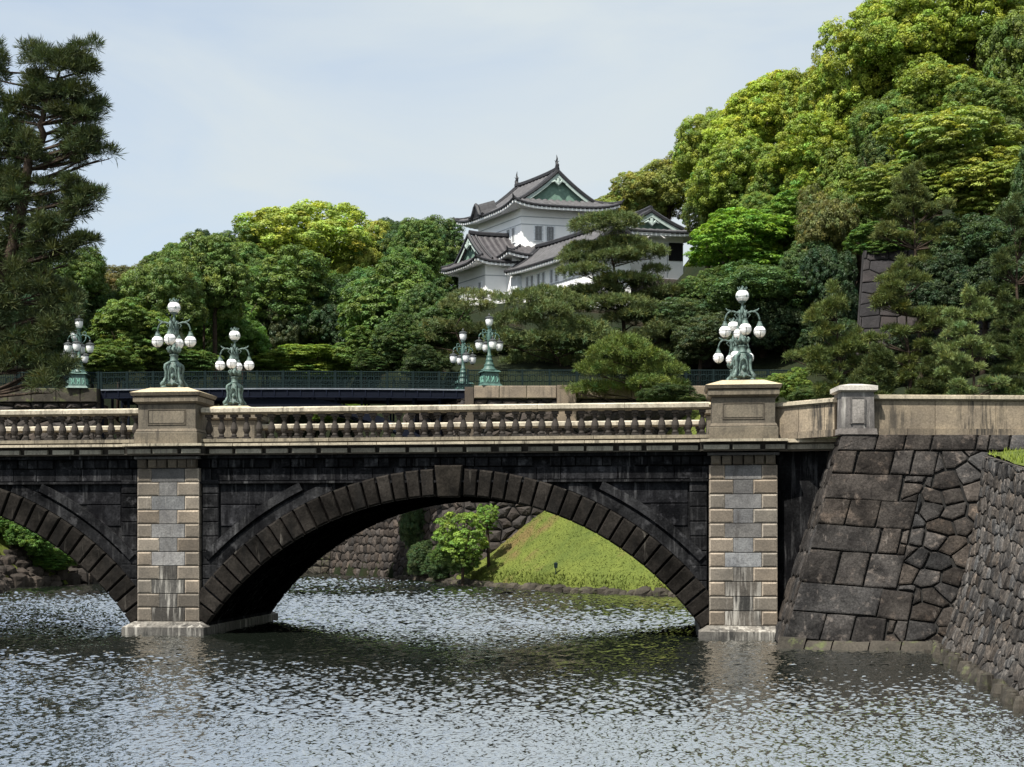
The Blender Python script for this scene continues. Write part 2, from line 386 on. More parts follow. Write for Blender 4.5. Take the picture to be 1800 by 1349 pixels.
def height(x, y):
    x = np.asarray(x, float); y = np.asarray(y, float)
    inr, inl = inside(x, y, POLY_R), inside(x, y, POLY_L)
    dr, dl = seg_dist(x, y, SHORE_R), seg_dist(x, y, SHORE_L)
    g = np.minimum(0.40 + 0.75 * dr + .35 * np.sin(dr * .4) + .25 * np.sin(x * .55 + y * .3) * np.clip(dr * .4, 0, 1), 13.6)
    g = np.where(y < 70, np.minimum(g, 6.6), g)
    g = np.where((y >= 70) & (y < 84), np.minimum(g, 6.6 + (y - 70) * .5), g)
    up = 14.6 + np.clip(y - 107, 0, 46) * 0.33 + wob(x, y) * .4
    hr = np.where(y > 105, np.maximum(g, np.minimum(0.4 + 3.2 * dr, up)), g)
    side = np.clip((x - 16) / 14, 0, 1) * np.clip((y - 96) * 0.24, 0, 20)
    hr = hr + side
    hl = np.minimum(0.3 + 1.05 * dl, 13.6 + np.clip(y - 112, 0, 60) * .30 + wob(x, y) * .3)
    return np.where(inr, hr, np.where(inl, hl, -2.0))
def hgt(x, y): return float(height(np.array([x]), np.array([y]))[0])
def grid_mesh(name, x0, x1, y0, y1, step, keep, mat, zoff=0.0):
    xs = np.arange(x0, x1 + 1e-6, step); ys = np.arange(y0, y1 + 1e-6, step)
    X, Y = np.meshgrid(xs, ys)
    Z = height(X, Y)
    nx, ny = len(xs), len(ys)
    idx = np.arange(nx * ny).reshape(ny, nx)
    q = np.stack([idx[:-1, :-1], idx[:-1, 1:], idx[1:, 1:], idx[1:, :-1]], -1).reshape(-1, 4)
    cx = X.ravel()[q].mean(1); cy = Y.ravel()[q].mean(1); zm = Z.ravel()[q].max(1)
    q = q[keep(cx, cy) & (zm > -1.9)]
    me = bpy.data.meshes.new(name)
    me.from_pydata(np.stack([X.ravel(), Y.ravel(), Z.ravel() + zoff], 1).tolist(), [], q.tolist())
    me.polygons.foreach_set('use_smooth', [True] * len(q))
    me.materials.append(mat); me.update()
    return link_mesh(name, me)
is_lawn = lambda x, y: (y < 105) & (x > -20) & (x < 17.5 + (y - 85) * .1)
tag(grid_mesh('hill', -130, 160, 45, 300, 1.5, lambda x, y: ~is_lawn(x, y), M['earth']), kind='structure')
tag(grid_mesh('grass_bank', -6, 60, 47, 105, 0.6, is_lawn, M['lawn']), kind='structure')
tag(grid_mesh('grass_bank', -60, -26, 84, 104, 0.7, lambda x, y: np.ones(x.shape, bool), M['lawn'], .06), kind='structure')
# rippled water: one sheet, finer where it lies nearer
wr = np.random.default_rng(12)
NW = 170
wl = np.exp(wr.uniform(np.log(.07), np.log(1.6), NW)); wth = wr.normal(1.5, .40, NW); wph = wr.uniform(0, 6.28, NW)
wk = 2 * np.pi / wl; wa = wl / (2 * np.pi) * wr.uniform(.6, 1.4, NW)
def ripple(x, y, st):
    lo, hi = st * 2.5, st * (5.2 if st < .07 else 5.0)
    z = np.zeros_like(x)
    use = [i for i in range(NW) if lo < wl[i] < hi]
    k = (.50 if st < .07 else .58) / math.sqrt(.5 * len(use) * 1.05)
    gust = .86 + .45 * np.sin(x * .11 + y * .05 + .7 * np.sin(y * .13)) * np.sin(y * .09 - x * .04 + 1)
    wx, wy = .12 * np.sin(x * 1.3 + y * .7) + .1 * np.sin(y * 1.9 - x * .4), .12 * np.sin(y * 1.1 - x * .9) + .1 * np.sin(x * 2.3 + y)
    for i in use:
        z += k * wa[i] * np.sin(wk[i] * ((x + wx) * math.cos(wth[i]) + (y + wy) * math.sin(wth[i])) + wph[i] + 2 * np.sin(x * .21 * (1 + i % 3) + i))
    return z * gust
V_, Q_, off_ = [], [], 0
for (x0, x1, y0, y1, st) in ((-14, 11.5, 18.8, 27, .025), (-21, 15, 27, 38, .042), (-32, 15, 38, 56, .064), (-40, 14, 56, 86, .088), (-42, 12, 86, 146, .15)):
    xs = np.linspace(x0, x1, int((x1 - x0) / st)); ys = np.linspace(y0, y1, int((y1 - y0) / st))
    X, Y = np.meshgrid(xs, ys); Z = ripple(X, Y, st)
    ny, nx = X.shape; idx = np.arange(nx * ny).reshape(ny, nx) + off_; off_ += nx * ny
    V_.append(np.stack([X, Y, Z], -1).reshape(-1, 3)); Q_.append(np.stack([idx[:-1, :-1], idx[:-1, 1:], idx[1:, 1:], idx[1:, :-1]], -1).reshape(-1, 4))
for (x0, x1, y0, y1) in ((-900, 900, -60, 900),):
    V_.append(np.array([(x0, y0, -.14), (x1, y0, -.14), (x1, y1, -.14), (x0, y1, -.14)], float)); Q_.append(np.arange(off_, off_ + 4)[None])
V_, Q_ = np.concatenate(V_), np.concatenate(Q_)
me = bpy.data.meshes.new('water')
me.vertices.add(len(V_)); me.vertices.foreach_set('co', V_.astype(np.float32).ravel())
me.loops.add(Q_.size); me.loops.foreach_set('vertex_index', Q_.astype(np.int32).ravel())
me.polygons.add(len(Q_)); me.polygons.foreach_set('loop_start', np.arange(0, Q_.size, 4, dtype=np.int32))
me.polygons.foreach_set('use_smooth', np.ones(len(Q_), bool))
me.materials.append(M['water']); me.update(calc_edges=True)
tag(link_mesh('water', me), kind='structure')
mb = MB(); mb.face([(-1500, -300, -2.4), (1500, -300, -2.4), (1500, 1800, -2.4), (-1500, 1800, -2.4)])
tag(mb.build('ground', M['lake_bed']), kind='structure')

# ------------------------------------------------------------------ stone facing: cells cut out of a rectangle, each one a bevelled stone
def clip(poly, a, b, c):
    """keep a*x + b*y <= c"""
    o = []
    n = len(poly)
    for i in range(n):
        p, q = poly[i], poly[(i + 1) % n]
        dp, dq = a * p[0] + b * p[1] - c, a * q[0] + b * q[1] - c
        if dp <= 0: o.append(p)
        if dp * dq < 0:
            t = dp / (dp - dq); o.append((p[0] + (q[0] - p[0]) * t, p[1] + (q[1] - p[1]) * t))
    return o
def cells(seeds, x0, x1, y0, y1, sx=1.0, sy=1.0):
    S = np.array(seeds, float)
    res = []
    W = S * (1 / sx, 1 / sy)
    for i in range(len(S)):
        poly = [(x0, y0), (x1, y0), (x1, y1), (x0, y1)]
        d = np.hypot(*(W - W[i]).T)
        for j in np.argsort(d)[1:22]:
            mx_, my_ = (S[i] + S[j]) / 2
            a, b = (S[j] - S[i]) / (sx * sx, sy * sy)
            poly = clip(poly, a, b, a * mx_ + b * my_)
            if len(poly) < 3: break
        if len(poly) >= 3: res.append(poly)
    return res
def bricks(x0, x1, y0, y1, w, h, jit, rnd):
    out_, y, k = [], y0, 0
    while y < y1:
        hh = h * rnd.uniform(.85, 1.2); x = x0 - rnd.uniform(0, w)
        while x < x1 + w:
            ww = w * rnd.uniform(.7, 1.35)
            out_.append((x + ww / 2 + rnd.uniform(-jit, jit) * w, y + hh / 2 + rnd.uniform(-jit, jit) * h)); x += ww
        y += hh
    return out_
def inset(poly, d):
    c = np.mean(poly, 0); r = []
    n = len(poly)
    a2 = sum(poly[i][0] * poly[(i + 1) % n][1] - poly[(i + 1) % n][0] * poly[i][1] for i in range(n))
    if a2 < 0: poly = poly[::-1]
    q = list(poly)
    for i in range(n):
        p0, p1 = poly[i], poly[(i + 1) % n]
        dx, dy = p1[0] - p0[0], p1[1] - p0[1]; L = math.hypot(dx, dy)
        if L < 1e-6: continue
        a, b = dy / L, -dx / L                      # outward normal
        q = clip(q, a, b, a * p0[0] + b * p0[1] - d)
        if len(q) < 3: return None
    return q
def add_stones(mb, polys, fmap, gap, bev, hgt_, bulge, rnd, tv=0.25, hue=0.06, tilt=0.02, chip=.02):
    """fmap(u, v, h) -> 3-D point h metres in front of the face"""
    for poly in polys:
        o = inset(poly, gap * rnd.uniform(.6, 1.4))
        if o is None: continue
        c = np.mean(o, 0)
        if chip:
            q = []
            for k in range(len(o)):
                a, b = np.array(o[k]), np.array(o[(k + 1) % len(o)]); L = np.linalg.norm(b - a)
                ns = max(1, int(L / .28))
                for j in range(ns):
                    p = a + (b - a) * (j / ns); dc = (c - p) / max(np.linalg.norm(c - p), 1e-6)
                    q.append(tuple(p + dc * (rnd.uniform(0, chip) if j else rnd.uniform(chip * .3, chip * 1.8))))
            o = q
        i = inset(o, bev) if not chip else [tuple(c + (np.array(p) - c) * max(.3, 1 - bev / max(np.linalg.norm(np.array(p) - c), 1e-6))) for p in o]
        if i is None or len(i) < 3: i = [tuple(c + (np.array(p) - c) * .6) for p in o]
        hh = hgt_ * rnd.uniform(.75, 1.25); tx, ty = rnd.uniform(-tilt, tilt), rnd.uniform(-tilt, tilt)
        t = rnd.uniform(1 - tv, 1 + tv); s = rnd.uniform(-hue, hue); tint = (t * (1 + s), t, t * (1 - s))
        H = lambda p, b: hh + b + (p[0] - c[0]) * tx + (p[1] - c[1]) * ty
        ci = np.mean(i, 0)
        # resample inner ring onto outer ring by angle
        ring = []
        for p in o:
            d = np.array(p) - ci; best = None
            for k in range(len(i)):
                a, b = np.array(i[k]), np.array(i[(k + 1) % len(i)])
                e = b - a; den = d[0] * e[1] - d[1] * e[0]
                if abs(den) < 1e-9: continue
                tt = ((a - ci)[0] * e[1] - (a - ci)[1] * e[0]) / den; uu = ((a - ci)[0] * d[1] - (a - ci)[1] * d[0]) / den
                if tt > 0 and -1e-6 <= uu <= 1 + 1e-6: best = ci + d * min(tt, .97); break
            ring.append(best if best is not None else ci + d * .7)
        n = len(o)
        mid = [ci + (np.array(p) - ci) * .55 + np.array((rnd.uniform(-1, 1), rnd.uniform(-1, 1))) * bev * .3 for p in ring]
        vs = [fmap(p[0], p[1], -0.12) for p in o] + [fmap(p[0], p[1], H(p, -bev * .55)) for p in o] + [fmap(p[0], p[1], H(p, 0)) for p in ring]
        vs += [fmap(p[0], p[1], H(p, bulge * rnd.uniform(.3, 1.1))) for p in mid] + [fmap(ci[0], ci[1], H(ci, bulge * rnd.uniform(.5, 1.3)))]
        fs = []
        for a in range(3):
            fs += [(a * n + k, a * n + (k + 1) % n, (a + 1) * n + (k + 1) % n, (a + 1) * n + k) for k in range(n)]
        fs += [(3 * n + k, 3 * n + (k + 1) % n, 4 * n) for k in range(n)]
        mb.poly(vs, fs, tint)
def face_map(BL, BR, TL, TR, u1, v1, sag=0.0):
    """rectangle (0..u1, 0..v1) onto the quad; sag < 0 hollows the batter like a folding fan"""
    BL, BR, TL, TR = map(Vector, (BL, BR, TL, TR))
    N = ((BR - BL).cross(TL - BL)).normalized()
    def f(u, v, h):
        a, b = u / u1, v / v1
        p = (BL * (1 - a) + BR * a) * (1 - b) + (TL * (1 - a) + TR * a) * b
        return p + N * (h + sag * 4 * b * (1 - b))
    return f
def backing(mb, f, u0, u1, v0, v1, mi, nu=6, nv=6):
    for a in range(nu):
        for b in range(nv):
            ua, ub = u0 + (u1 - u0) * a / nu, u0 + (u1 - u0) * (a + 1) / nu
            va, vb = v0 + (v1 - v0) * b / nv, v0 + (v1 - v0) * (b + 1) / nv
            mb.face([f(ua, va, -.05), f(ub, va, -.05), f(ub, vb, -.05), f(ua, vb, -.05)], (1, 1, 1), mi)
def stone_wall(name, BL, BR, TL, TR, w, h, seed, mats, label, cat='stone wall', gap=.03, bev=.06, depth=.08, bulge=.05, jit=.22, thick=1.2, tv=.28, top=True, sag=0.0, group=None, chip=.02):
    rnd = random.Random(seed)
    u1 = ((Vector(BR) - Vector(BL)).length + (Vector(TR) - Vector(TL)).length) / 2; v1 = (Vector(TL) - Vector(BL)).length
    f = face_map(BL, BR, TL, TR, u1, v1, sag)
    mb = MB()
    add_stones(mb, cells(bricks(0, u1, 0, v1, w, h, jit, rnd), 0, u1, 0, v1, w, h), f, gap, bev, depth, bulge, rnd, tv, chip=chip)
    backing(mb, f, 0, u1, 0, v1, 1)
    q = [f(0, 0, -.05), f(u1, 0, -.05), f(u1, v1, -.05), f(0, v1, -.05)]
    N = (f(0, 0, 0) - f(0, 0, 1)) * thick
    N.z = 0
    b = [p + N for p in q]
    mb.face([q[3], q[2], b[2], b[3]], (1.1, 1.1, 1.1), 0); mb.face([q[0], q[3], b[3], b[0]], (1, 1, 1), 0); mb.face([q[2], q[1], b[1], b[2]], (1, 1, 1), 0); mb.face(b[::-1], (1, 1, 1), 0)
    o = mb.build(name, mats)
    return tag(o, label, cat, group)

# ------------------------------------------------------------------ the stone bridge (local axes: u along it to the right, v away from the camera)
YAW = math.atan(0.1175)
BO = Vector((-12.6, 50.0, 0))
bridge = empty('stone_bridge', BO, -YAW, 'dark stone bridge with round arches, pale balustrade and lamp pedestals across the moat', 'bridge')
def BW(u, v, z): return BO + Vector((u * math.cos(YAW) + v * math.sin(YAW), -u * math.sin(YAW) + v * math.cos(YAW), z))
WID = 8.3                                           # width front to back
UP = 20.8                                           # pier spacing
HS, RISE = 8.92, 4.62
RA = (HS * HS + RISE * RISE) / (2 * RISE)
ZC = 5.06 - RA                                      # centre height of the arch circle (crown of the intrados at z = 5.06)
ARCH_U = (UP / 2, -UP / 2)
rnd = random.Random(3)
def arch_pt(uc, r, th): return (uc + r * math.sin(th), ZC + r * math.cos(th))
TH = math.asin(HS / RA)
def zin(u):
    for uc in ARCH_U:
        if abs(u - uc) < HS: return ZC + math.sqrt(RA * RA - (u - uc) ** 2)
    return -1.0
# spandrel walls, barrel soffits
mb = MB()
us = sorted(set([-UP, 0, UP] + [uc + HS * math.cos(math.pi * k / 48) for uc in ARCH_U for k in range(49)]))
for a, b in zip(us[:-1], us[1:]):
    m_ = (a + b) / 2; under = any(abs(m_ - uc) < HS for uc in ARCH_U)
    za, zb = (zin(a) if zin(a) > -1 else ZC + RA * math.cos(TH), zin(b) if zin(b) > -1 else ZC + RA * math.cos(TH)) if under else (-1.5, -1.5)
    mb.face([(a, .3, za), (b, .3, zb), (b, .3, 6.6), (a, .3, 6.6)])
    mb.face([(b, WID - .3, zb), (a, WID - .3, za), (a, WID - .3, 6.6), (b, WID - .3, 6.6)])
    if under:
        nseg = 8
        for k in range(nseg):
            v0, v1 = .3 + (WID - .6) * k / nseg, .3 + (WID - .6) * (k + 1) / nseg
            g = rnd.uniform(.08, .22)  # near-black soffit tint: the shade under the arch put into the colour
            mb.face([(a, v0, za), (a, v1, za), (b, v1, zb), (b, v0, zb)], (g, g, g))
# abutment blocks below the springings
for uc in ARCH_U:
    for s in (-1, 1):
        x0, x1 = sorted((uc + s * HS, uc + s * (UP / 2)))
        mb.box(x0, x1, .3, WID - .3, -1.5, ZC + RA * math.cos(TH) + .02)
mb.build('spandrel_wall', M['spandrel'], bridge)
# mouldings round the arches, frieze courses and panel joints, front and back
def ring_band(mb, uc, r0, r1, vf, vb, th0, th1, zmax, n=150, tint=(1, 1, 1)):
    for k in range(n):
        a, b = th0 + (th1 - th0) * k / n, th0 + (th1 - th0) * (k + 1) / n
        p = [arch_pt(uc, r0, a), arch_pt(uc, r0, b), arch_pt(uc, r1, b), arch_pt(uc, r1, a)]
        if max(q[1] for q in p) > zmax: continue
        if any(abs(q[0] - uc) > UP / 2 - 1.2 for q in p): continue
        q = [(x, vf, z) for x, z in p[::-1]] + [(x, vb, z) for x, z in p[::-1]]
        mb.poly(q, [(3, 2, 1, 0), (0, 1, 5, 4), (1, 2, 6, 5), (2, 3, 7, 6), (3, 0, 4, 7)] if vf < vb else [(0, 1, 2, 3), (4, 5, 1, 0), (5, 6, 2, 1), (6, 7, 3, 2), (7, 4, 0, 3)], tint)
mb = MB()
for uc in ARCH_U:
    for (vf, vb) in ((.18, .31), (WID - .18, WID - .31)):
        ring_band(mb, uc, RA + .98, RA + 1.34, vf, vb, -TH - .1, TH + .1, 5.6, tint=(1.2, 1.2, 1.2))
    for (vf, vb) in ((.09, .31), (WID - .09, WID - .31)):
        ring_band(mb, uc, RA + 1.44, RA + 1.74, vf, vb, -TH - .1, TH + .1, 5.6, tint=(1.5, 1.5, 1.5))
    for s in (-1, 1):
        x = uc + s * (UP / 2 - 1.55)
        for k in range(9):                          # rustic frame strip beside the pier
            z0 = 1.0 + k * .52
            g = rnd.uniform(.8, 1.35)
            mb.rblock(x - .3, x + .3, z0, z0 + .5, .31, .17, .03, (g, g, g))
        for k in range(4):                          # panel stones, with joints
            z0 = 2.35 + k * .8
            L = (RA + 1.72) ** 2 - (z0 + .6 - ZC) ** 2
            xe = math.sqrt(L) if L > 0 else 0
            xa, xb = sorted((s * xe, s * (UP / 2 - 1.9)))
            if xb - xa < .4: continue
            nst = max(1, int((xb - xa) / 1.5))
            for q in range(nst):
                g = rnd.uniform(.7, 1.5)
                mb.rblock(uc + xa + (xb - xa) * q / nst + .015, uc + xa + (xb - xa) * (q + 1) / nst - .015, z0 + .015, z0 + .785, .31, .262, .02, (g, g, g * 1.04))
x = -UP + .0
while x < UP:                                       # frieze ashlars
    wd = rnd.uniform(.7, 1.2); g = rnd.uniform(.7, 1.6)
    mb.rblock(x + .01, min(x + wd, UP) - .01, 5.62, 6.06, .31, .2, .02, (g, g, g * 1.03))
    x += wd
mb.box(-UP, UP, .1, .31, 5.52, 5.6); mb.box(-UP, UP, WID - .31, WID - .1, 5.52, 6.06)
x = -UP
while x < UP:                                       # corbel course under the cornice
    wd = rnd.uniform(.25, .6); g = rnd.uniform(.6, 1.9)
    if rnd.random() < .8: mb.rblock(x + .02, x + wd - .02, 6.1, 6.42, .31, .12 + rnd.uniform(-.02, .05), .03, (g, g, g))
    x += wd
mb.box(-UP, UP, .02, .31, 6.43, 6.56); mb.box(-UP, UP, WID - .31, WID - .02, 6.1, 6.56)
mb.build('moulding', M['spandrel'], bridge)
# voussoir rings
for uc, (vb, vf, c) in [(uc, t_) for uc in ARCH_U for t_ in ((.34, .05, .07), (WID - .34, WID - .05, -.07))]:
    mb = MB()
    NV = 21
    kst = .043
    for s in (-1, 1):
        for k in range(NV):
            a0 = kst + (TH + .055 - kst) * k / NV; a1 = kst + (TH + .055 - kst) * (k + 1) / NV
            gap = (a1 - a0) * .10
            b0, b1 = a0 + gap, a1 - gap * .3
            g = rnd.uniform(.7, 1.35)
            for _ in (0,):
                q = [arch_pt(uc, RA - .02, s * b0), arch_pt(uc, RA - .02, s * b1), arch_pt(uc, RA + .96, s * b1), arch_pt(uc, RA + .96, s * b0)]
                cm = np.mean(q, 0); e = .87
                qi = [tuple(cm + (np.array(p) - cm) * (e if k % 1 == 0 else 1)) for p in q]
                vs = [(p[0], vb, p[1]) for p in q] + [(p[0], vf + c * .8, p[1]) for p in q] + [(p[0], vf, p[1]) for p in qi]
                fs = [(8, 9, 10, 11)] + [(j, (j + 1) % 4, (j + 1) % 4 + 4, j + 4) for j in range(4)] + [(j + 4, (j + 1) % 4 + 4, (j + 1) % 4 + 8, j + 8) for j in range(4)]
                mb.poly(vs, fs, (g, g * .98, g * .95))
                qb = [arch_pt(uc, RA - .01, s * a0), arch_pt(uc, RA - .01, s * a1), arch_pt(uc, RA + .93, s * a1), arch_pt(uc, RA + .93, s * a0)]
                vs = [(p[0], vb, p[1]) for p in qb] + [(p[0], (vf + vb) / 2 + c, p[1]) for p in qb]
                mb.poly(vs, [(4, 5, 6, 7)] + [(j, (j + 1) % 4, (j + 1) % 4 + 4, j + 4) for j in range(4)], (.35, .35, .35))
    for (vb, vf, c) in (((.36, -.04, .05),) if c > 0 else ((WID - .36, WID + .04, -.05),)):
        q = [arch_pt(uc, RA - .06, -kst * .82), arch_pt(uc, RA - .06, kst * .82), arch_pt(uc, RA + 1.08, kst * .98), arch_pt(uc, RA + 1.08, -kst * .98)]
        cm = np.mean(q, 0)
        qi = [tuple(cm + (np.array(p) - cm) * .92) for p in q]
        vs = [(p[0], vb, p[1]) for p in q] + [(p[0], vf + c, p[1]) for p in q] + [(p[0], vf, p[1]) for p in qi]
        mb.poly(vs, [(8, 9, 10, 11)] + [(j, (j + 1) % 4, (j + 1) % 4 + 4, j + 4) for j in range(4)] + [(j + 4, (j + 1) % 4 + 4, (j + 1) % 4 + 8, j + 8) for j in range(4)], (1.35, 1.3, 1.2))
    mb.build('arch_ring', M['voussoir'], bridge)
# piers with quoins, core stones and plinth
def pier(u0):
    hw = 1.18
    mb = MB(); mb.mi = 0
    mb.box(u0 - hw + .05, u0 + hw - .05, .08, WID - .08, -1.5, 6.1, (.25, .25, .25), 1)
    rows = 11; z0, z1 = .47, 6.08; h = (z1 - z0) / rows
    for r in range(rows):
        za, zb = z0 + r * h, z0 + (r + 1) * h
        wide = (r % 2 == 1)
        qw = .84 if wide else .55
        for (yb, yf, sg) in ((.09, -.03, 1), (WID - .09, WID + .03, -1)):
            for s in (-1, 1):
                g = rnd.uniform(.66, 1.15) * (.8 if r > rows - 2 or r < 2 else 1); hu = rnd.uniform(-.04, .04)
                t = (g * (1 + hu), g, g * (1 - hu)); mg = tuple(min(c * 1.75, 2) for c in t)
                xa, xb = sorted((u0 + s * hw, u0 + s * (hw - qw)))
                if sg > 0: mb.rblock(xa + .008, xb - .008, za + .01, zb - .01, yb, yf + .03, .05, t, mg)
                else: mb.box(xa + .008, xb - .008, yb, yf, za + .012, zb - .012, t)
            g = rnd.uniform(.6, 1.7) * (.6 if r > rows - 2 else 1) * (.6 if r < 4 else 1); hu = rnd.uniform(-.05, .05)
            xa, xb = u0 - hw + qw, u0 + hw - qw
            if sg > 0:
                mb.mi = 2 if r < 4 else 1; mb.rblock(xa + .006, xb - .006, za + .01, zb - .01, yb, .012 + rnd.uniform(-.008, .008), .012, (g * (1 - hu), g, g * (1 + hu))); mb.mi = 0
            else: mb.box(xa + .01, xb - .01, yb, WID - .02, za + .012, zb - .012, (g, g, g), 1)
        for s in (-1, 1):                           # side returns, seen obliquely
            g = rnd.uniform(.7, 1.0)
            x = u0 + s * hw
            mb.box(min(x, x - s * .1), max(x, x - s * .1), .1, 1.0, za + .012, zb - .012, (g, g, g), 0)
    for k in range(6):                              # bracketed frieze at the head of the pier
        x = u0 - hw + .05 + k * (2 * hw - .1) / 6
        g = rnd.uniform(.25, .8)
        mb.rblock(x + .02, x + (2 * hw - .1) / 6 - .03, 6.1, 6.4, .1, -.1 - (.06 if k in (0, 2, 5) else 0), .05, (g * .9, g * .88, g * .8))
    mb.box(u0 - hw - .05, u0 + hw + .05, -.16, WID + .16, 6.42, 6.5, (.5, .5, .5), 1)
    mb.build('pier', [M['quoin'], M['core'], M['plinth']], bridge)
    mb = MB()
    a = (u0 - 1.54, u0 + 1.54, -.55, WID + .55)
    mb.frustum(a, a, -1.2, .28)
    mb.frustum(a, (u0 - 1.25, u0 + 1.25, -.12, WID + .12), .284, .47, (1.35, 1.33, 1.3))
    mb.build('plinth', M['plinth'], bridge)
for u0 in (0, UP, -UP): pier(u0)
# cornice: projecting slab with a broken lower fascia; breaks forward over the piers
mb = MB()
def cornice_run(x0, x1, yf):
    for side in (0, 1):
        Yf = (lambda y: y) if side == 0 else (lambda y: WID - y)
        def bx(x0, x1, ya, yb, z0, z1, t):
            a, b = sorted((Yf(ya), Yf(yb))); mb.box(x0, x1, a, b, z0, z1, t)
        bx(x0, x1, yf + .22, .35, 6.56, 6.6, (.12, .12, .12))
        x = x0
        while x < x1 - .01:
            wd = min(1.06, x1 - x); wd = wd if x1 - x - wd > .25 else x1 - x
            g = rnd.uniform(.45, 1.0)
            bx(x + .03 + rnd.uniform(0, .12), x + wd - .03 - rnd.uniform(0, .12), yf + .14, .35, 6.6, 6.755, (g * .82, g * .85, g * .86))
            g = rnd.uniform(.85, 1.1)
            bx(x + .012, x + wd - .012, yf, .35, 6.862, 6.95, (g, g * .98, g * .94))
            x += wd
        bx(x0 + .01, x1 - .01, yf + .3, .35, 6.6, 6.861, (.04, .04, .04))  # recess tinted near black, the slab's shadow painted in
cornice_run(-UP - 1.5, -UP + 1.5, -.62); cornice_run(-UP + 1.5, -1.5, -.35); cornice_run(-1.5, 1.5, -.62)
cornice_run(1.5, UP - 1.5, -.35); cornice_run(UP - 1.5, UP + 1.5, -.62)
mb.build('cornice', M['rail'], bridge)
mb = MB(); mb.box(-UP - 3, UP + 4.6, .36, WID - .36, 6.58, 6.93); mb.build('deck', M['paving'], bridge)
# balustrades
def balustrade(vc, u0, u1, front):
    b_ = empty('balustrade'); b_.parent = bridge
    mb = MB(); x = u0
    while x < u1 - .01:
        wd = min(3.1, u1 - x); wd = wd if u1 - x - wd > .6 else u1 - x
        g = rnd.uniform(.9, 1.08)
        mb.frustum((x + .006, x + wd - .006, vc - .17, vc + .17), (x + .006, x + wd - .006, vc - .23, vc + .23), 8.06, 8.13, (.45, .42, .38))
        mb.box(x + .006, x + wd - .006, vc - .25, vc + .25, 8.13, 8.26, (g, g, g))
        mb.frustum((x + .006, x + wd - .006, vc - .25, vc + .25), (x + .006, x + wd - .006, vc - .12, vc + .12), 8.264, 8.32, (1.12, 1.12, 1.1))
        x += wd
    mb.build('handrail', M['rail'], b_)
    mb = MB(); x = u0
    while x < u1 - .01:
        wd = min(2.4, u1 - x); wd = wd if u1 - x - wd > .6 else u1 - x
        g = rnd.uniform(.42, .62)
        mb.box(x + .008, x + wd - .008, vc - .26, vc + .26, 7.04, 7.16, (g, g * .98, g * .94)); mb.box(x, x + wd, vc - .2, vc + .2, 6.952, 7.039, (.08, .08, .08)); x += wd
    mb.build('base_rail', M['rail'], b_)
    n = int(round((u1 - u0) / .478)); st = (u1 - u0) / n
    for k in range(n):
        x = u0 + (k + .5) * st
        if front and not (-6.9 < x < UP): continue
        if not front and not (-8.5 < x < UP): continue
        if 'bal' not in _cache:
            q = MB()
            q.box(-.125, .125, -.125, .125, 0, .085); q.box(-.12, .12, -.12, .12, .80, .9)
            q.lathe([(.085, .085), (.105, .11), (.10, .15), (.075, .19), (.115, .27), (.14, .36), (.125, .45), (.085, .57), (.06, .66), (.065, .70), (.10, .72), (.10, .75), (.07, .77), (.11, .80)], n=12)
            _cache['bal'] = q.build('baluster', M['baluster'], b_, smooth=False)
            o = _cache['bal']
        else:
            o = _cache['bal'].copy(); COL.objects.link(o); o.parent = b_
        o.location = (x, vc, 7.16)
_cache = {}
def half_post(mb, u, vc): mb.box(u - .17, u + .17, vc - .2, vc + .2, 7.16, 8.06, (.6, .58, .55))
for vc, fr in ((.45, True), (WID - .45, False)):
    for a, b in ((-UP + 1.17, -1.17), (1.17, UP - 1.17)):
        balustrade(vc, a, b, fr)
# pedestals
def pedestal(u0, vc, s):
    """s = -1: the outer face looks to the camera"""
    mb = MB()
    D = .76
    def fr(hb, ht, db, dt, z0, z1, t):
        hb, ht = hb * .935, ht * .935
        mb.frustum((u0 - hb, u0 + hb, vc - db, vc + db), (u0 - ht, u0 + ht, vc - dt, vc + dt), z0, z1, t)
    fr(1.27, 1.27, D + .1, D + .1, 6.953, 7.36, (1.0, .97, .92))
    fr(1.27, 1.2, D + .1, D + .03, 7.364, 7.42, (.8, .78, .74)); fr(1.24, 1.19, D + .06, D + .02, 7.424, 7.52, (1.05, 1.0, .95))
    fr(1.16, 1.16, D - .02, D - .02, 7.524, 8.40, (.80, .79, .78))
    for sg in (-1, 1):                              # raised panel frame, front and back
        y = vc + sg * (D - .02)
        for a, b, c, d in ((-.72, .72, 7.66, 7.70), (-.72, .72, 8.20, 8.23), (-.72, -.69, 7.7, 8.2), (.69, .72, 7.7, 8.2)):
            mb.box(u0 + a, u0 + b, min(y, y + sg * .025), max(y, y + sg * .025), c, d, (.62, .6, .58))
        mb.box(u0 - .66, u0 + .66, min(y, y + sg * .02), max(y, y + sg * .02), 7.73, 8.17, (.9, .89, .87))
    fr(1.18, 1.18, D, D, 8.404, 8.44, (.3, .28, .26)); fr(1.2, 1.3, D + .02, D + .12, 8.444, 8.50, (.7, .67, .62))
    fr(1.31, 1.31, D + .13, D + .13, 8.504, 8.68, (.92, .89, .85)); fr(1.25, 1.3, D + .07, D + .12, 8.684, 8.72, (.35, .33, .3))
    fr(1.36, 1.41, D + .18, D + .23, 8.724, 8.84, (1.1, 1.05, 1.0))
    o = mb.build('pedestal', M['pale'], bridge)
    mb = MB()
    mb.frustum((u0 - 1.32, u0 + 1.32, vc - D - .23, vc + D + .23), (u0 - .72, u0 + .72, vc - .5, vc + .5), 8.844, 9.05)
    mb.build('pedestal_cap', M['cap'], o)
for u0 in (0, UP):
    pedestal(u0, .62, -1); pedestal(u0, WID - .62, 1)
for u0 in (-UP,):
    pedestal(u0, .62, -1); pedestal(u0, WID - .62, 1)
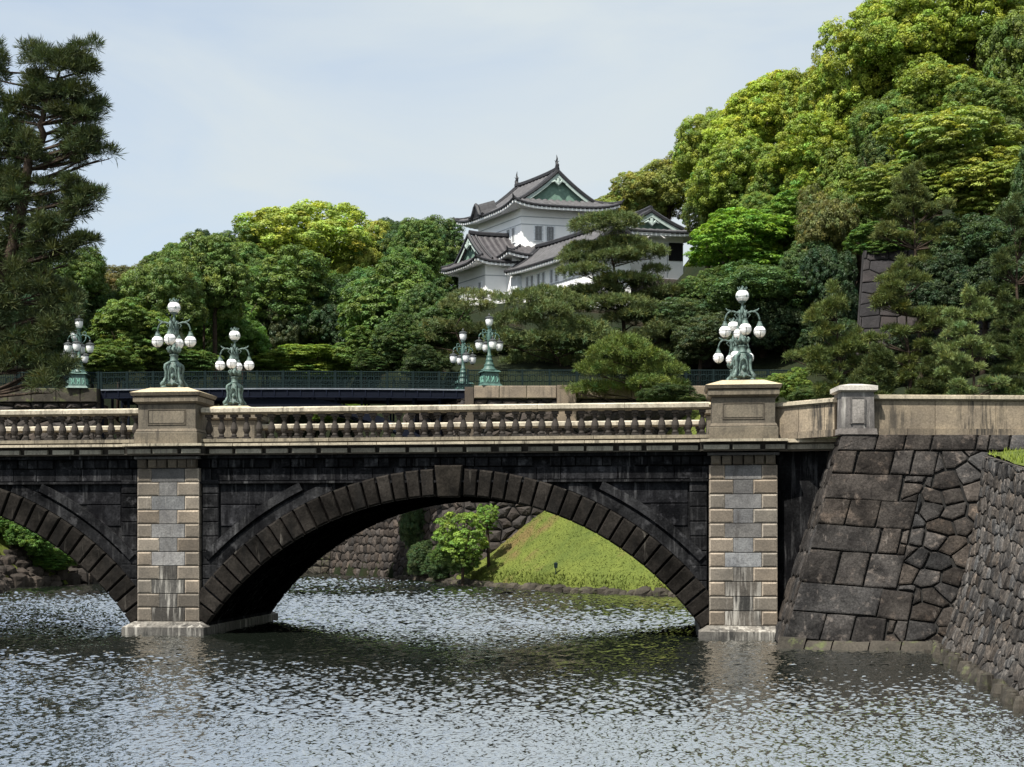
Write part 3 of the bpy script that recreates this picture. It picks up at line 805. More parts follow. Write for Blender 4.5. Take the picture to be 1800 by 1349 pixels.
# wing wall, deep in shadow, between the last pier and the abutment
mb = MB()
A, B_ = (UP + 1.18, .5), (UP + 4.2, .1)
def wing(z0, z1, off, t, ja=0.0):
    mb.poly([(A[0], A[1] - off, z0), (B_[0], B_[1] - off, z0), (B_[0], B_[1] - off, z1), (A[0], A[1] - off, z1), (A[0], A[1] + .6, z0), (B_[0], B_[1] + .6, z0), (B_[0], B_[1] + .6, z1), (A[0], A[1] + .6, z1)],
            [(0, 1, 2, 3), (3, 2, 6, 7), (1, 5, 6, 2), (0, 3, 7, 4), (0, 4, 5, 1)], t)
wing(-1.5, 6.56, 0, (.65, .65, .65))
mb.build('wing_wall', M['spandrel'], bridge)
mb = MB()
wing(6.564, 6.6, .5, (.2, .2, .2)); wing(6.604, 6.76, .6, (.75, .76, .76)); wing(6.764, 6.826, .55, (.3, .3, .3)); wing(6.83, 6.95, .75, (1, .97, .92))
mb.build('wing_cornice', M['rail'], bridge)
# ------------------------------------------------------------------ abutment wall, parapet and the retaining wall at the right
rnd = random.Random(11)
BL, TL, TR, BR = Vector((8.65, 43.7, 0)), Vector((10.98, 45.45, 6.97)), Vector((20.0, 45.6, 6.97)), Vector((17.7, 41.4, 0))
V1 = (TL - BL).length; U1 = 9.05
f0 = face_map(BL, BR, TL, TR, U1, V1, -0.04)
def fab(u, v, h): return f0(u, v - .085 * u * max(0, 1 - (v / 7.0) ** 4) * max(0.0, min(1.0, v / .5)), h)
rows = [(.34, 1.3, (1.07, .93, 1.0)), (1.3, 2.28, (2.6, 1.0)), (2.28, 3.46, (1.05, .93, 1.05)), (3.46, 4.35, (2.15, .65)), (4.35, 5.27, (.9, 1.0, 1.15)), (5.27, 6.14, (2.45,)), (6.14, 6.96, (.75, 1.2, .65, .8))]
mb = MB()
ash, ub = [], []
for va, vb, ws in rows:
    x = -.02
    for wd in ws:
        ash.append([(x, va + rnd.uniform(-.03, .03)), (x + wd, va + rnd.uniform(-.05, .03)), (x + wd + rnd.uniform(-.05, .05), vb + rnd.uniform(-.03, .03)), (x + rnd.uniform(-.02, .02), vb)]); x += wd
    ub.append(x)
x = -.02
for wd in (1.25, .95, .9, 1.5, .4, .7, .9, 1.2, .8, 1.3):
    ash.append([(x, 6.96), (x + wd, 6.96), (x + wd, V1), (x, V1)]); x += wd
add_stones(mb, ash, fab, .02, .04, .08, .022, rnd, .38, .07, .012)
cl = []
def area(q): return abs(sum(q[i][0] * q[(i + 1) % len(q)][1] - q[(i + 1) % len(q)][0] * q[i][1] for i in range(len(q)))) / 2 if len(q) > 2 else 0
for c in cells(bricks(1.9, U1, .2, 6.97, .80, .60, .36, rnd), 1.9, U1, .2, 6.97, .80, .60):
    ps = [c]
    for (va, vb, _), u in zip(rows, ub):            # cut away what the squared blocks take
        nx_ = []
        for c in ps:
            if area(clip(clip(clip(c, 1, 0, u), 0, 1, vb), 0, -1, -va)) < 1e-4: nx_.append(c); continue
            lf = clip(c, 1, 0, u)
            nx_ += [q for q in (clip(c, -1, 0, -u), clip(lf, 0, 1, va), clip(lf, 0, -1, -vb)) if area(q) > .012]
        ps = nx_
    cl += ps
add_stones(mb, cl, fab, .012, .045, .06, .022, rnd, .5, .09, .035, .03)
backing(mb, f0, 0, U1, -.3, V1, 1)
bk = Vector((.35, 4.2, 0))
q = [f0(0, -.3, -.05), f0(0, V1, -.05)]
# the left return, seen edge-on beside the pier
fr_ = face_map(BL + Vector((.45, 4.2, 0)), BL + Vector((.02, .05, 0)), TL + Vector((.3, 2.6, 0)), TL + Vector((.02, .05, 0)), 4, V1)
add_stones(mb, cells(bricks(0, 4, 0, V1, 1.0, .8, .12, rnd), 0, 4, 0, V1, 1, .8), fr_, .03, .05, .02, .03, rnd, .25)
backing(mb, fr_, 0, 4, -.3, V1, 1, 2, 3)
mb.face([TL + Vector((0, 0, -.01)), TR + Vector((0, 0, -.01)), TR + Vector((0, 3, -.01)), TL + Vector((.3, 3, -.01))], (1, 1, 1), 0)
abut = tag(mb.build('abutment_wall', [M['wall'], M['joint']]), 'battered dark stone wall of big corner blocks and rubble beside the arch', 'stone wall')
mb = MB()                                           # pale footing at the water line
x = -.15
while x < U1:
    wd = rnd.uniform(.8, 1.9); hh = rnd.uniform(.12, .3)
    mb.poly([f0(x, -.3, .34), f0(x + wd - .04, -.3, .32), f0(x + wd - .04, hh, .26), f0(x, hh + rnd.uniform(-.08, .08), .28), f0(x, hh + .12, .0), f0(x + wd - .04, hh + .1, .0)], [(0, 1, 2, 3), (3, 2, 5, 4)], (rnd.uniform(.7, 1.1),) * 3)
    x += wd
mb.build('footing', M['toe'], abut)

def rail_line(mb_pan, mb_cop, mb_base, p0, p1, z0, z1, th, pan, rnd, zt0=None):
    """solid parapet from p0 to p1 (xy): base course, panels, coping"""
    p0, p1 = Vector((*p0, 0)), Vector((*p1, 0)); d = (p1 - p0); L = d.length; d = d / L; n = Vector((d.y, -d.x, 0))
    def slab(mb, a, b, h, za, zb, t):
        q = [p0 + d * a + n * h, p0 + d * b + n * h, p0 + d * b - n * h, p0 + d * a - n * h]
        vs = [(v.x, v.y, za) for v in q] + [(v.x, v.y, zb) for v in q]
        mb.poly(vs, [(3, 2, 1, 0), (4, 5, 6, 7), (0, 1, 5, 4), (1, 2, 6, 5), (2, 3, 7, 6), (3, 0, 4, 7)], t)
    x = 0
    while x < L - .01:
        wd = min(pan * rnd.uniform(.9, 1.1), L - x); wd = wd if L - x - wd > .4 else L - x
        g = rnd.uniform(.85, 1.12)
        slab(mb_pan, x + .01, x + wd - .01, th, z0 + .235, z1 - .16, (g, g, g)); slab(mb_pan, x, x + wd, th - .05, z0 + .2, z1 - .12, (.3, .28, .25))
        g = rnd.uniform(.75, .95); slab(mb_base, x + .008, x + wd * .55, th + .06, z0 + .002, z0 + .23, (g, g, g)); slab(mb_base, x + wd * .55 + .016, x + wd - .008, th + .06, z0 + .002, z0 + .23, (g * .9,) * 3)
        x += wd
    x = 0
    while x < L - .01:
        wd = min(3.2, L - x); wd = wd if L - x - wd > .5 else L - x
        slab(mb_cop, x + .006, x + wd - .006, th + .05, z1 - .155, z1 - .11, (.45, .42, .38)); slab(mb_cop, x + .006, x + wd - .006, th + .10, z1 - .105, z1, (1, .98, .94)); slab(mb_cop, x + .006, x + wd - .006, th + .02, z1 + .002, z1 + .04, (1.1, 1.08, 1.05))
        x += wd
par = empty('parapet', (11.5, 45.95, 6.97), 0, 'solid beige stone parapet with a pale coping along the wall top', 'parapet')
loc = lambda v: (v[0] - 11.5, v[1] - 45.95)
a_, b_, c_ = MB(), MB(), MB()
p_end = BW(UP + 1.2, .45, 0)
for q0, q1, zz0, zz1, th, pn in ((loc(p_end), (-.54, .05), -.02, 1.24, .16, 1.05), ((.56, .0), (16.0, .75), .0, 1.33, .18, 2.0)):
    rail_line(a_, b_, c_, q0, q1, zz0, zz1, th, pn, rnd)
    a_.build('panel', M['parapet'], par); b_.build('coping', M['rail'], par); c_.build('base_course', M['parapet'], par)
    a_, b_, c_ = MB(), MB(), MB()
mb = MB()
mb.frustum((-.64, .64, -.62, .62), (-.62, .62, -.6, .6), .005, .2, (1.3, 1.25, 1.2)); mb.frustum((-.56, .56, -.54, .54), (-.54, .54, -.52, .52), .204, 1.42)
mb.box(-.2, .2, -.575, -.53, .38, 1.2, (1.7, 1.68, 1.62)); mb.box(-.25, -.2, -.59, -.53, .35, 1.25, (.7, .7, .7)); mb.box(.2, .25, -.59, -.53, .35, 1.25, (.7, .7, .7)); mb.box(-.2, .2, -.59, -.53, 1.2, 1.25, (.6, .6, .6))
gp = mb.build('gate_post', M['post'], par)
mb = MB()
mb.frustum((-.58, .58, -.56, .56), (-.64, .64, -.62, .62), 1.424, 1.47, (.7, .68, .66)); mb.box(-.65, .65, -.63, .63, 1.474, 1.62); mb.frustum((-.65, .65, -.63, .63), (-.2, .2, -.2, .2), 1.624, 1.72)
mb.build('post_cap', M['white_stone'], gp)
# near retaining wall, running towards the camera
rnd2 = random.Random(5)
rb, rt = [Vector((13.35, 42.6, 0)), Vector((6.74, 6.0, 0))], [Vector((15.0, 43.4, 6.15)), Vector((7.34, 6.0, 2.2))]
U2 = 37.4; V2 = 6.0
f2 = face_map(rb[0], rb[1], rt[0], rt[1], U2, V2, -.22)
mb = MB()
add_stones(mb, cells(bricks(0, U2, 0, V2, .62, .40, .36, rnd2), 0, U2, 0, V2, .62, .4), f2, .009, .03, .035, .022, rnd2, .5, .08, .05)
backing(mb, f2, 0, U2, -.3, V2, 1)
mb.face([rt[0], rt[1], rt[1] + Vector((3, 0, 0)), rt[0] + Vector((3, 0, 0))][::-1], (1, 1, 1), 0)
retw = tag(mb.build('retaining_wall', [M['rough'], M['joint']]), 'rough grey rubble wall running toward the viewer, grass on its top', 'stone wall')
mb = MB()
for k in range(90):
    a = k / 90 * U2
    p = f2(a, .02, .25 + rnd2.uniform(-.1, .15)); r = rnd2.uniform(.10, .24)
    mb.lathe([(r * .9, -.3), (r, 0), (r * .7, .14 + rnd2.uniform(0, .12)), (r * .25, .2 + rnd2.uniform(0, .1))], p, 7, (rnd2.uniform(.6, 1.2),) * 3, rot=rnd2.uniform(0, 6))
mb.build('footing', M['toe'], retw)
mb = MB()                                           # grass on top of it
N_ = 14
for i in range(N_):
    for j in range(6):
        def gp_(i, j):
            t = i / N_; p = rt[0] * (1 - t) + rt[1] * t
            return p + Vector((j * 1.5 + .1, 0, .06 + .10 * j * 1.5 + .05 * math.sin(i * 2.1 + j)))
        mb.face([gp_(i, j), gp_(i + 1, j), gp_(i + 1, j + 1), gp_(i, j + 1)][::-1])
for i in range(N_):
    q, r = gp_(i, 6), gp_(i + 1, 6); mb.face([q, r, Vector((r.x, r.y, -1)), Vector((q.x, q.y, -1))])
for j in range(6):
    q, r = gp_(N_, j), gp_(N_, j + 1); mb.face([q, r, Vector((r.x, r.y, -1)), Vector((q.x, q.y, -1))])
tag(mb.build('grass_verge', M['lawn']), kind='structure')

# ------------------------------------------------------------------ lamps on the stone bridge
def lamp_parts():
    L = empty('street_lamp')
    mb = MB()                                       # four-footed scroll base
    for sx in (-1, 1):
        for sy in (-1, 1):
            mb.lathe([(.10, 0), (.115, .03), (.09, .07), (.07, .09)], (sx * .32, sy * .32, 0), 8)
            mb.tube([(sx * .34, sy * .34, .06), (sx * .36, sy * .36, .17), (sx * .30, sy * .30, .25), (sx * .245, sy * .245, .40), (sx * .235, sy * .235, .60), (sx * .265, sy * .265, .76), (sx * .25, sy * .25, .86), (sx * .18, sy * .18, .93), (sx * .12, sy * .12, .98)],
                    [.07, .075, .06, .055, .055, .065, .07, .06, .05], 7)
    mb.lathe([(.20, .12), (.29, .16), (.30, .2), (.25, .25), (.215, .36), (.20, .55), (.215, .70), (.23, .82), (.17, .92), (.14, 1.0)], n=12, sq=.55, rot=math.pi / 4)
    for ang in range(4):
        c, s = math.cos(ang * math.pi / 2), math.sin(ang * math.pi / 2)
        pt = lambda x, y, z: (x * c - y * s, x * s + y * c, z)
        mb.tube([pt(.12, -.27, .26), pt(.15, -.25, .45), pt(.10, -.27, .72), pt(0, -.28, .80), pt(-.10, -.27, .72), pt(-.15, -.25, .45), pt(-.12, -.27, .26), pt(0, -.30, .14), pt(.12, -.27, .26)], .026, 6)
        mb.sphere(pt(0, -.25, .46), .065, 8, 6, 1.5); mb.sphere(pt(0, -.30, .14), .05, 7, 5); mb.tube([pt(.1, -.3, .2), pt(.2, -.33, .15), pt(.28, -.34, .12)], .03, 6)
    mb.lathe([(.15, 1.0), (.165, 1.03), (.13, 1.06), (.135, 1.22), (.165, 1.25), (.12, 1.28)], n=12, sq=.5, rot=math.pi / 4)
    mb.build('base', M['bronze'], L, True)
    mb = MB()                                       # urn with leaf volutes, figured shaft
    mb.lathe([(.09, 1.28), (.10, 1.32), (.18, 1.40), (.19, 1.46), (.12, 1.50), (.075, 1.56), (.06, 1.75), (.075, 1.95), (.10, 2.1), (.085, 2.3), (.06, 2.45), (.075, 2.52), (.05, 2.6), (.035, 2.68), (.05, 2.76), (.13, 2.79), (.14, 2.82), (.1, 2.84)], n=14)
    for k in range(8):
        t = k * math.pi / 4 + .3; c, s = math.cos(t), math.sin(t)
        mb.tube([(.10 * c, .10 * s, 1.34), (.20 * c, .20 * s, 1.40), (.25 * c, .25 * s, 1.50), (.21 * c, .21 * s, 1.55), (.18 * c, .18 * s, 1.50)], [.05, .05, .04, .03, .02], 6)
    for k in range(4):
        t = k * math.pi / 2 + math.pi / 4; c, s = math.cos(t), math.sin(t)
        mb.tube([(.06 * c, .06 * s, 1.9), (.14 * c, .14 * s, 2.05), (.12 * c, .12 * s, 2.25), (.15 * c, .15 * s, 2.42), (.20 * c, .20 * s, 2.5)], [.04, .06, .05, .045, .02], 6)
    mb.build('column', M['bronze'], L, True)
    for k in range(4):
        t = k * math.pi / 2; c, s = math.cos(t), math.sin(t)
        pt = lambda r, z: (r * c, r * s, z)
        mb = MB()
        mb.tube([pt(.05, 2.38), pt(.18, 2.42), pt(.32, 2.47), pt(.45, 2.46), pt(.54, 2.38), pt(.60, 2.24), pt(.61, 2.12)], [.04, .035, .034, .034, .032, .03, .03], 8)
        mb.tube([pt(.38, 2.47), pt(.46, 2.50), pt(.53, 2.52), pt(.585, 2.58)], [.03, .03, .026, .018], 7)
        mb.tube([pt(.08, 2.2), pt(.2, 2.25), pt(.28, 2.36), pt(.2, 2.4)], .018, 6)
        mb.lathe([(.05, 2.12), (.075, 2.11), (.06, 2.09), (.075, 2.06), (.10, 2.0), (.125, 1.955), (.13, 1.93), (.12, 1.92)][::-1], (.61 * c, .61 * s, 0), 14)
        arm = mb.build('arm', M['bronze'], L, True)
        mb = MB(); mb.sphere((.61 * c, .61 * s, 1.76), .215, 20, 14); mb.build('globe', M['opal'], arm, True)
        mb = MB()
        rr = .219
        mb.tube([(.61 * c + rr * math.cos(a), .61 * s + rr * math.sin(a), 1.775) for a in [2 * math.pi * i / 20 for i in range(21)]], .0085, 5)
        for ph in (t + math.pi / 2, t):
            mb.tube([(.61 * c + rr * math.cos(ph) * math.sin(a), .61 * s + rr * math.sin(ph) * math.sin(a), 1.76 - rr * math.cos(a)) for a in [math.pi * (i / 14 - .5) * 1.2 for i in range(15)]], .0085, 5)
        mb.lathe([(.06, 1.525), (.07, 1.54), (.05, 1.555)], (.61 * c, .61 * s, 0), 10)
        mb.build('wire_cage', M['lamp_cap'], arm)
    mb = MB(); mb.sphere((0, 0, 3.02), .235, 20, 14, .97); top = mb.build('globe', M['opal'], L, True)
    mb = MB()
    mb.tube([(.238 * math.cos(a), .238 * math.sin(a), 2.985) for a in [2 * math.pi * i / 20 for i in range(21)]], .009, 5)
    for k in range(4): mb.box(.23 * math.cos(k * math.pi / 2 + .5) - .02, .23 * math.cos(k * math.pi / 2 + .5) + .02, .23 * math.sin(k * math.pi / 2 + .5) - .02, .23 * math.sin(k * math.pi / 2 + .5) + .02, 2.95, 3.03)
    mb.lathe([(.14, 3.20), (.165, 3.215), (.15, 3.24), (.13, 3.27), (.13, 3.29), (.06, 3.30), (.03, 3.33), (.04, 3.36), (.01, 3.38)], n=14)
    for k in range(8): t = k * math.pi / 4; mb.tube([(.14 * math.cos(t), .14 * math.sin(t), 3.24), (.17 * math.cos(t), .17 * math.sin(t), 3.30), (.16 * math.cos(t), .16 * math.sin(t), 3.335)], [.02, .018, .01], 5)
    mb.build('crown', M['bronze'], top)
    return L
def gv(o, p, rz): o.location = p; o.rotation_euler = (0, 0, rz)
G1 = 'bronze globe lamps on the stone bridge'
lamp = lamp_parts()
gv(lamp, BW(0, .62, 9.052), 0.0)
tag(lamp, 'bronze five-globe lamp on the near left pedestal, rising above the middle pier', 'street lamp', G1)
for u, v, lb in ((UP, .62, 'bronze five-globe lamp on the near right pedestal beside the stone abutment'), (0, WID - .62, 'smaller looking bronze globe lamp on the far pedestal behind the middle pier'), (UP, WID - .62, 'bronze globe lamp half hidden behind the near right pedestal lamp')):
    c = copy_tree(lamp); gv(c, BW(u, v, 9.052), 0.0); tag(c, lb)
# ------------------------------------------------------------------ the iron bridge behind
rnd = random.Random(21)
ZB = 15.0
sb = empty('iron_bridge', (-17.5, 108, ZB), 0, 'dark iron girder bridge with lattice railing, behind and above the stone bridge', 'bridge')
XL, XR = -31.6, -3.6
def camb(x): return -.10 * ((x + 17.5) / 14) ** 2 + .03
def sbx(mb, x0, x1, y0, y1, z0, z1, t=(1, 1, 1), n=12):
    for k in range(n):
        a, b = x0 + (x1 - x0) * k / n, x0 + (x1 - x0) * (k + 1) / n
        ca, cb = camb(a), camb(b)
        vs = [(a + 17.5, y0 - 108, z0 + ca), (b + 17.5, y0 - 108, z0 + cb), (b + 17.5, y1 - 108, z0 + cb), (a + 17.5, y1 - 108, z0 + ca), (a + 17.5, y0 - 108, z1 + ca), (b + 17.5, y0 - 108, z1 + cb), (b + 17.5, y1 - 108, z1 + cb), (a + 17.5, y1 - 108, z1 + ca)]
        mb.poly(vs, [(3, 2, 1, 0), (4, 5, 6, 7), (0, 1, 5, 4), (1, 2, 6, 5), (2, 3, 7, 6), (3, 0, 4, 7)], t)
mb = MB(); sbx(mb, XL, XR, 105.15, 110.85, -.35, -.06); mb.build('deck', M['girder'], sb)
for ya, yb in ((104.9, 105.14), (110.86, 111.1)): mb = MB(); sbx(mb, XL, XR, ya, yb, -.10, .0); mb.build('deck_edge', M['girder_edge'], sb)
mb = MB(); sbx(mb, XL, XR, 110.87, 111.0, -.62, -.12); mb.build('girder', M['girder'], sb)
mb = MB(); sbx(mb, XL, XR, 105.0, 105.13, -.62, -.12)
for k in range(28): sbx(mb, XL + .3 + k, XL + .36 + k, 104.93, 105.0, -.6, -.14, (1.6, 1.6, 1.7), 1)
sbx(mb, XL, XR, 104.95, 105.3, -.70, -.63, (1.3, 1.3, 1.4))
mb.build('girder', M['girder'], sb)
for yy in (105.4, 108, 110.6):                       # arched ribs with spandrel struts
    mb = MB(); N_ = 28
    zr = lambda x: -1.0 - 5.2 * ((x + 17.6) / 14) ** 2
    for k in range(N_):
        a, b = XL + 28 * k / N_, XL + 28 * (k + 1) / N_
        vs = [(x + 17.5, yy - 108 + o, zr(x) + z) for z in (-.35, .35) for x, o in ((a, -.2), (b, -.2), (b, .2), (a, .2))]
        mb.poly(vs, [(3, 2, 1, 0), (4, 5, 6, 7), (0, 1, 5, 4), (1, 2, 6, 5), (2, 3, 7, 6), (3, 0, 4, 7)])
        if k % 2 == 0: mb.box(a + 17.42, a + 17.58, yy - 108.1, yy - 107.9, zr(a), -.36)
    mb.build('arch_rib', M['girder'], sb)
def railing(name, x0, x1, y, z0, parent, off, curve=True, hgt_=1.28):
    mb = MB(); ox, oy, oz = off
    cf = camb if curve else (lambda x: 0)
    n = max(2, int((x1 - x0) / 2.0))
    seg = [(x0 + (x1 - x0) * k / n) for k in range(n + 1)]
    for k, x in enumerate(seg):
        c = cf(x); mb.box(x - .07 - ox, x + .07 - ox, y - .07 - oy, y + .07 - oy, z0 + c - oz, z0 + hgt_ + .08 + c - oz)
        if k < n:
            a, b = x, seg[k + 1]
            for z, r in ((.08, .03), (.42, .018), (.95, .018), (hgt_, .045)): mb.tube([(a - ox, y - oy, z0 + z + cf(a) - oz), (b - ox, y - oy, z0 + z + cf(b) - oz)], r, 4)
            m = int((b - a) / .13)
            for q in range(1, m):
                xx = a + (b - a) * q / m; c2 = cf(xx)
                mb.box(xx - .022 - ox, xx + .022 - ox, y - .02 - oy, y + .02 - oy, z0 + .08 + c2 - oz, z0 + hgt_ + c2 - oz)
            for q in range(4):                      # scrollwork rings between the bars
                xc = a + (b - a) * (q + .5) / 4
                mb.tube([(xc + .28 * math.cos(t) - ox, y - .03 - oy, z0 + .68 + cf(xc) + .25 * math.sin(t) - oz) for t in [2 * math.pi * i / 12 for i in range(13)]], .025, 4, cap=False)
    return mb.build(name, M['iron'], parent)
for y in (105.05, 110.95): railing('railing', XL, XR, y, ZB, sb, (-17.5, 108, ZB))

# abutments of the iron bridge: squared pale top course over dark rubble
W0 = stone_wall('abutment_wall', (-3.7, 103.4, 0), (22, 103.4, 3.0), (-3.55, 104.3, 14.15), (22, 104.3, 14.15), 1.0, .8, 31, [M['far_wall'], M['joint']],
           'tall rubble wall under the far bridge, seen through the main arch above the lawn', gap=.05, bev=.1, depth=.1, bulge=.1, jit=.3, thick=2)
def course(parent, x0, x1, y0, y1, z0, z1, wd, name='coping_course', mat='ashlar'):
    mb = MB(); x = x0
    while x < x1 - .05:
        q = min(wd * rnd.uniform(.92, 1.08), x1 - x); q = q if x1 - x - q > .5 else x1 - x
        g = rnd.uniform(.8, 1.12)
        mb.rblock(x + .02, x + q - .02, z0 + .004, z1, y1, y0, .05, (g, g * .98, g * .95)); mb.face([(x + .02, y0 + .05, z1), (x + q - .02, y0 + .05, z1), (x + q - .02, y1, z1), (x + .02, y1, z1)], (1, 1, 1)); x += q
    return mb.build(name, M[mat], parent)
course(W0, -2.9, 3.4, 103.95, 106, 14.15, 15.1, 2.05)
course(W0, 4.9, 22, 103.95, 106, 14.15, 15.1, 2.05)
mb = MB(); mb.box(3.42, 4.88, 103.7, 106, 12.0, 15.12, (.85, .82, .78)); mb.box(-3.6, -2.93, 104.0, 106, 11.0, 15.02, (.35, .34, .34)); mb.build('pilaster', M['ashlar'], W0)
# side of that abutment, along the moat under the bridge
stone_wall('abutment_wall', (-17.5, 131, 0), (-9.9, 117.2, 0), (-16.4, 131.6, 11.5), (-8.8, 117.8, 11.5), .85, .68, 33, [M['far_wall'], M['joint']],
           'brown rubble moat wall with a squared corner beyond the main arch, left of the maple', gap=.04, bev=.10, depth=.09, bulge=.07, jit=.3, tv=.45)
stone_wall('abutment_wall', (-27, 141, 0), (-17.6, 131.1, 0), (-26.5, 142, 11.5), (-16.5, 131.7, 11.5), 1.2, .7, 34, [M['toe'], M['joint']],
           'sunlit pale moat wall, just a sliver at the foot of the left side of the main arch', gap=.05, bev=.1, depth=.1, bulge=.1, jit=.3)
stone_wall('abutment_wall', (-9.7, 117, 0), (-3.75, 103.5, 0), (-9.2, 117.2, 14.2), (-3.6, 104.2, 14.2), 1.1, .9, 37, [M['far_wall'], M['joint']],
           'shaded rubble wall under the iron bridge, mostly covered with ivy', gap=.05, bev=.12, depth=.13, bulge=.13, jit=.3)
W5 = stone_wall('abutment_wall', (-46, 104, 1.5), (-31.9, 104, 0), (-46, 104.6, 13.9), (-31.8, 104.6, 13.9), 1.1, .85, 35, [M['far_wall'], M['joint']],
           'shaded stone abutment of the iron bridge below the pair of lamps at the left', gap=.05, bev=.1, depth=.1, bulge=.1, jit=.3, thick=3)
course(W5, -46, -31.7, 104.3, 106, 13.9, 14.95, 1.9, mat='toe')
railing('railing', -44, -31.8, 105.05, 14.95, W5, (0, 0, 0), False)
railing('railing', -3.4, 21.8, 105.05, 15.12, W0, (0, 0, 0), False)
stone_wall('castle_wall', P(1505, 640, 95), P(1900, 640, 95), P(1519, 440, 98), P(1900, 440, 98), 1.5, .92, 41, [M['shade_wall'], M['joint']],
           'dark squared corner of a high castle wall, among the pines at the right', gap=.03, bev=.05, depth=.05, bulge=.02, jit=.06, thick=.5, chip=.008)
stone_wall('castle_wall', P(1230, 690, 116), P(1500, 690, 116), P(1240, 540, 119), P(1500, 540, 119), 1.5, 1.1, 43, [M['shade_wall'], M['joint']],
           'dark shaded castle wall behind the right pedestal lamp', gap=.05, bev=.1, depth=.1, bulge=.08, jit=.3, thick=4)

# lamps of the iron bridge
def tulip_lamp():
    L = empty('bridge_lamp')
    mb = MB()
    mb.frustum((-.82, .82, -.82, .82), (-.7, .7, -.7, .7), 0, .16); mb.frustum((-.66, .66, -.66, .66), (-.55, .55, -.55, .55), .164, 1.08)
    for s in (-1, 1):
        for k in range(5):
            xx = -.42 + .21 * k
            mb.tube([(xx, s * .64, .3), (xx + .06 * (-1) ** k, s * .64, .5), (xx - .05, s * .62, .75)], .035, 5, (3, 3.2, 3)); mb.tube([(s * .64, xx, .3), (s * .64, xx + .06 * (-1) ** k, .5), (s * .62, xx - .05, .75)], .035, 5, (3, 3.2, 3))
    mb.frustum((-.72, .72, -.72, .72), (-.6, .6, -.6, .6), 1.084, 1.2)
    mb.build('base', M['green_iron'], L)
    mb = MB()
    mb.lathe([(.66, 1.2), (.68, 1.26), (.45, 1.40), (.38, 1.62), (.42, 1.68), (.30, 1.76), (.27, 1.98), (.31, 2.04), (.24, 2.10), (.20, 2.3), (.23, 2.36), (.14, 2.42), (.11, 2.9), (.13, 3.2), (.16, 3.5), (.2, 3.8), (.16, 4.1), (.10, 4.3), (.12, 4.5), (.2, 4.58), (.1, 4.6)], n=14)
    mb.build('column', M['green_iron'], L, True)
    def shade(mbg, mbc, mbk, x, y, z):
        mbg.lathe([(.10, -.32), (.17, -.30), (.245, -.17), (.29, .02), (.30, .17), (.285, .27), (.22, .30)], (x, y, z), 14)
        mbk.lathe([(.12, -.37), (.14, -.325), (.08, -.32)], (x, y, z), 10); mbc.lathe([(.35, .26), (.36, .31), (.26, .40), (.12, .46), (.07, .5), (.09, .56), (.06, .62), (.02, .70)], (x, y, z), 14)
    for k in range(4):
        t = k * math.pi / 2; c, s = math.cos(t), math.sin(t)
        pt = lambda r, z: (r * c, r * s, z)
        mb = MB()
        mb.tube([pt(.1, 4.05), pt(.3, 4.15), pt(.5, 4.08), pt(.68, 4.05), pt(.8, 3.92), pt(.82, 3.72)], .05, 6)
        mb.tube([pt(.1, 3.5), pt(.35, 3.6), pt(.5, 3.8), pt(.52, 4.05)], .04, 6)
        mb.tube([pt(.42 + .13 * math.cos(a), 4.25 + .13 * math.sin(a)) for a in [2 * math.pi * i / 10 for i in range(11)]], .035, 5)
        arm = mb.build('arm', M['green_iron'], L, True)
        g, h, q = MB(), MB(), MB(); shade(g, h, q, .82 * c, .82 * s, 3.1); g.build('globe', M['opal'], arm, True); h.build('hood', M['lamp_cap'], arm); q.build('collar', M['lamp_cap'], arm)
    g, h, q = MB(), MB(), MB(); shade(g, h, q, 0, 0, 4.95); o = g.build('globe', M['opal'], L, True); h.build('hood', M['lamp_cap'], o); q.build('collar', M['lamp_cap'], o)
    return L
TL_ = tulip_lamp()
G2 = 'tulip-shaded lamps of the iron bridge'
p = P(860, 679, 104.9); gv(TL_, (p.x, p.y, 15.13), .35)
tag(TL_, 'green iron lamp with white tulip shades standing before the pines, the taller of its pair', 'street lamp', G2)
for px, py, Y, lb in ((814, 684, 111, 'green iron lamp with tulip shades left of its taller twin, on the far railing'), (139, 684, 104.9, 'tulip-shaded iron lamp on the abutment under the tall dark pine'), (131, 690, 111, 'iron lamp mostly hidden behind its twin near the tall dark pine')):
    c = copy_tree(TL_); q = P(px, py, Y); gv(c, (q.x, q.y, 14.96 if px < 200 else 14.9), .35 if px > 200 else .1); tag(c, lb)

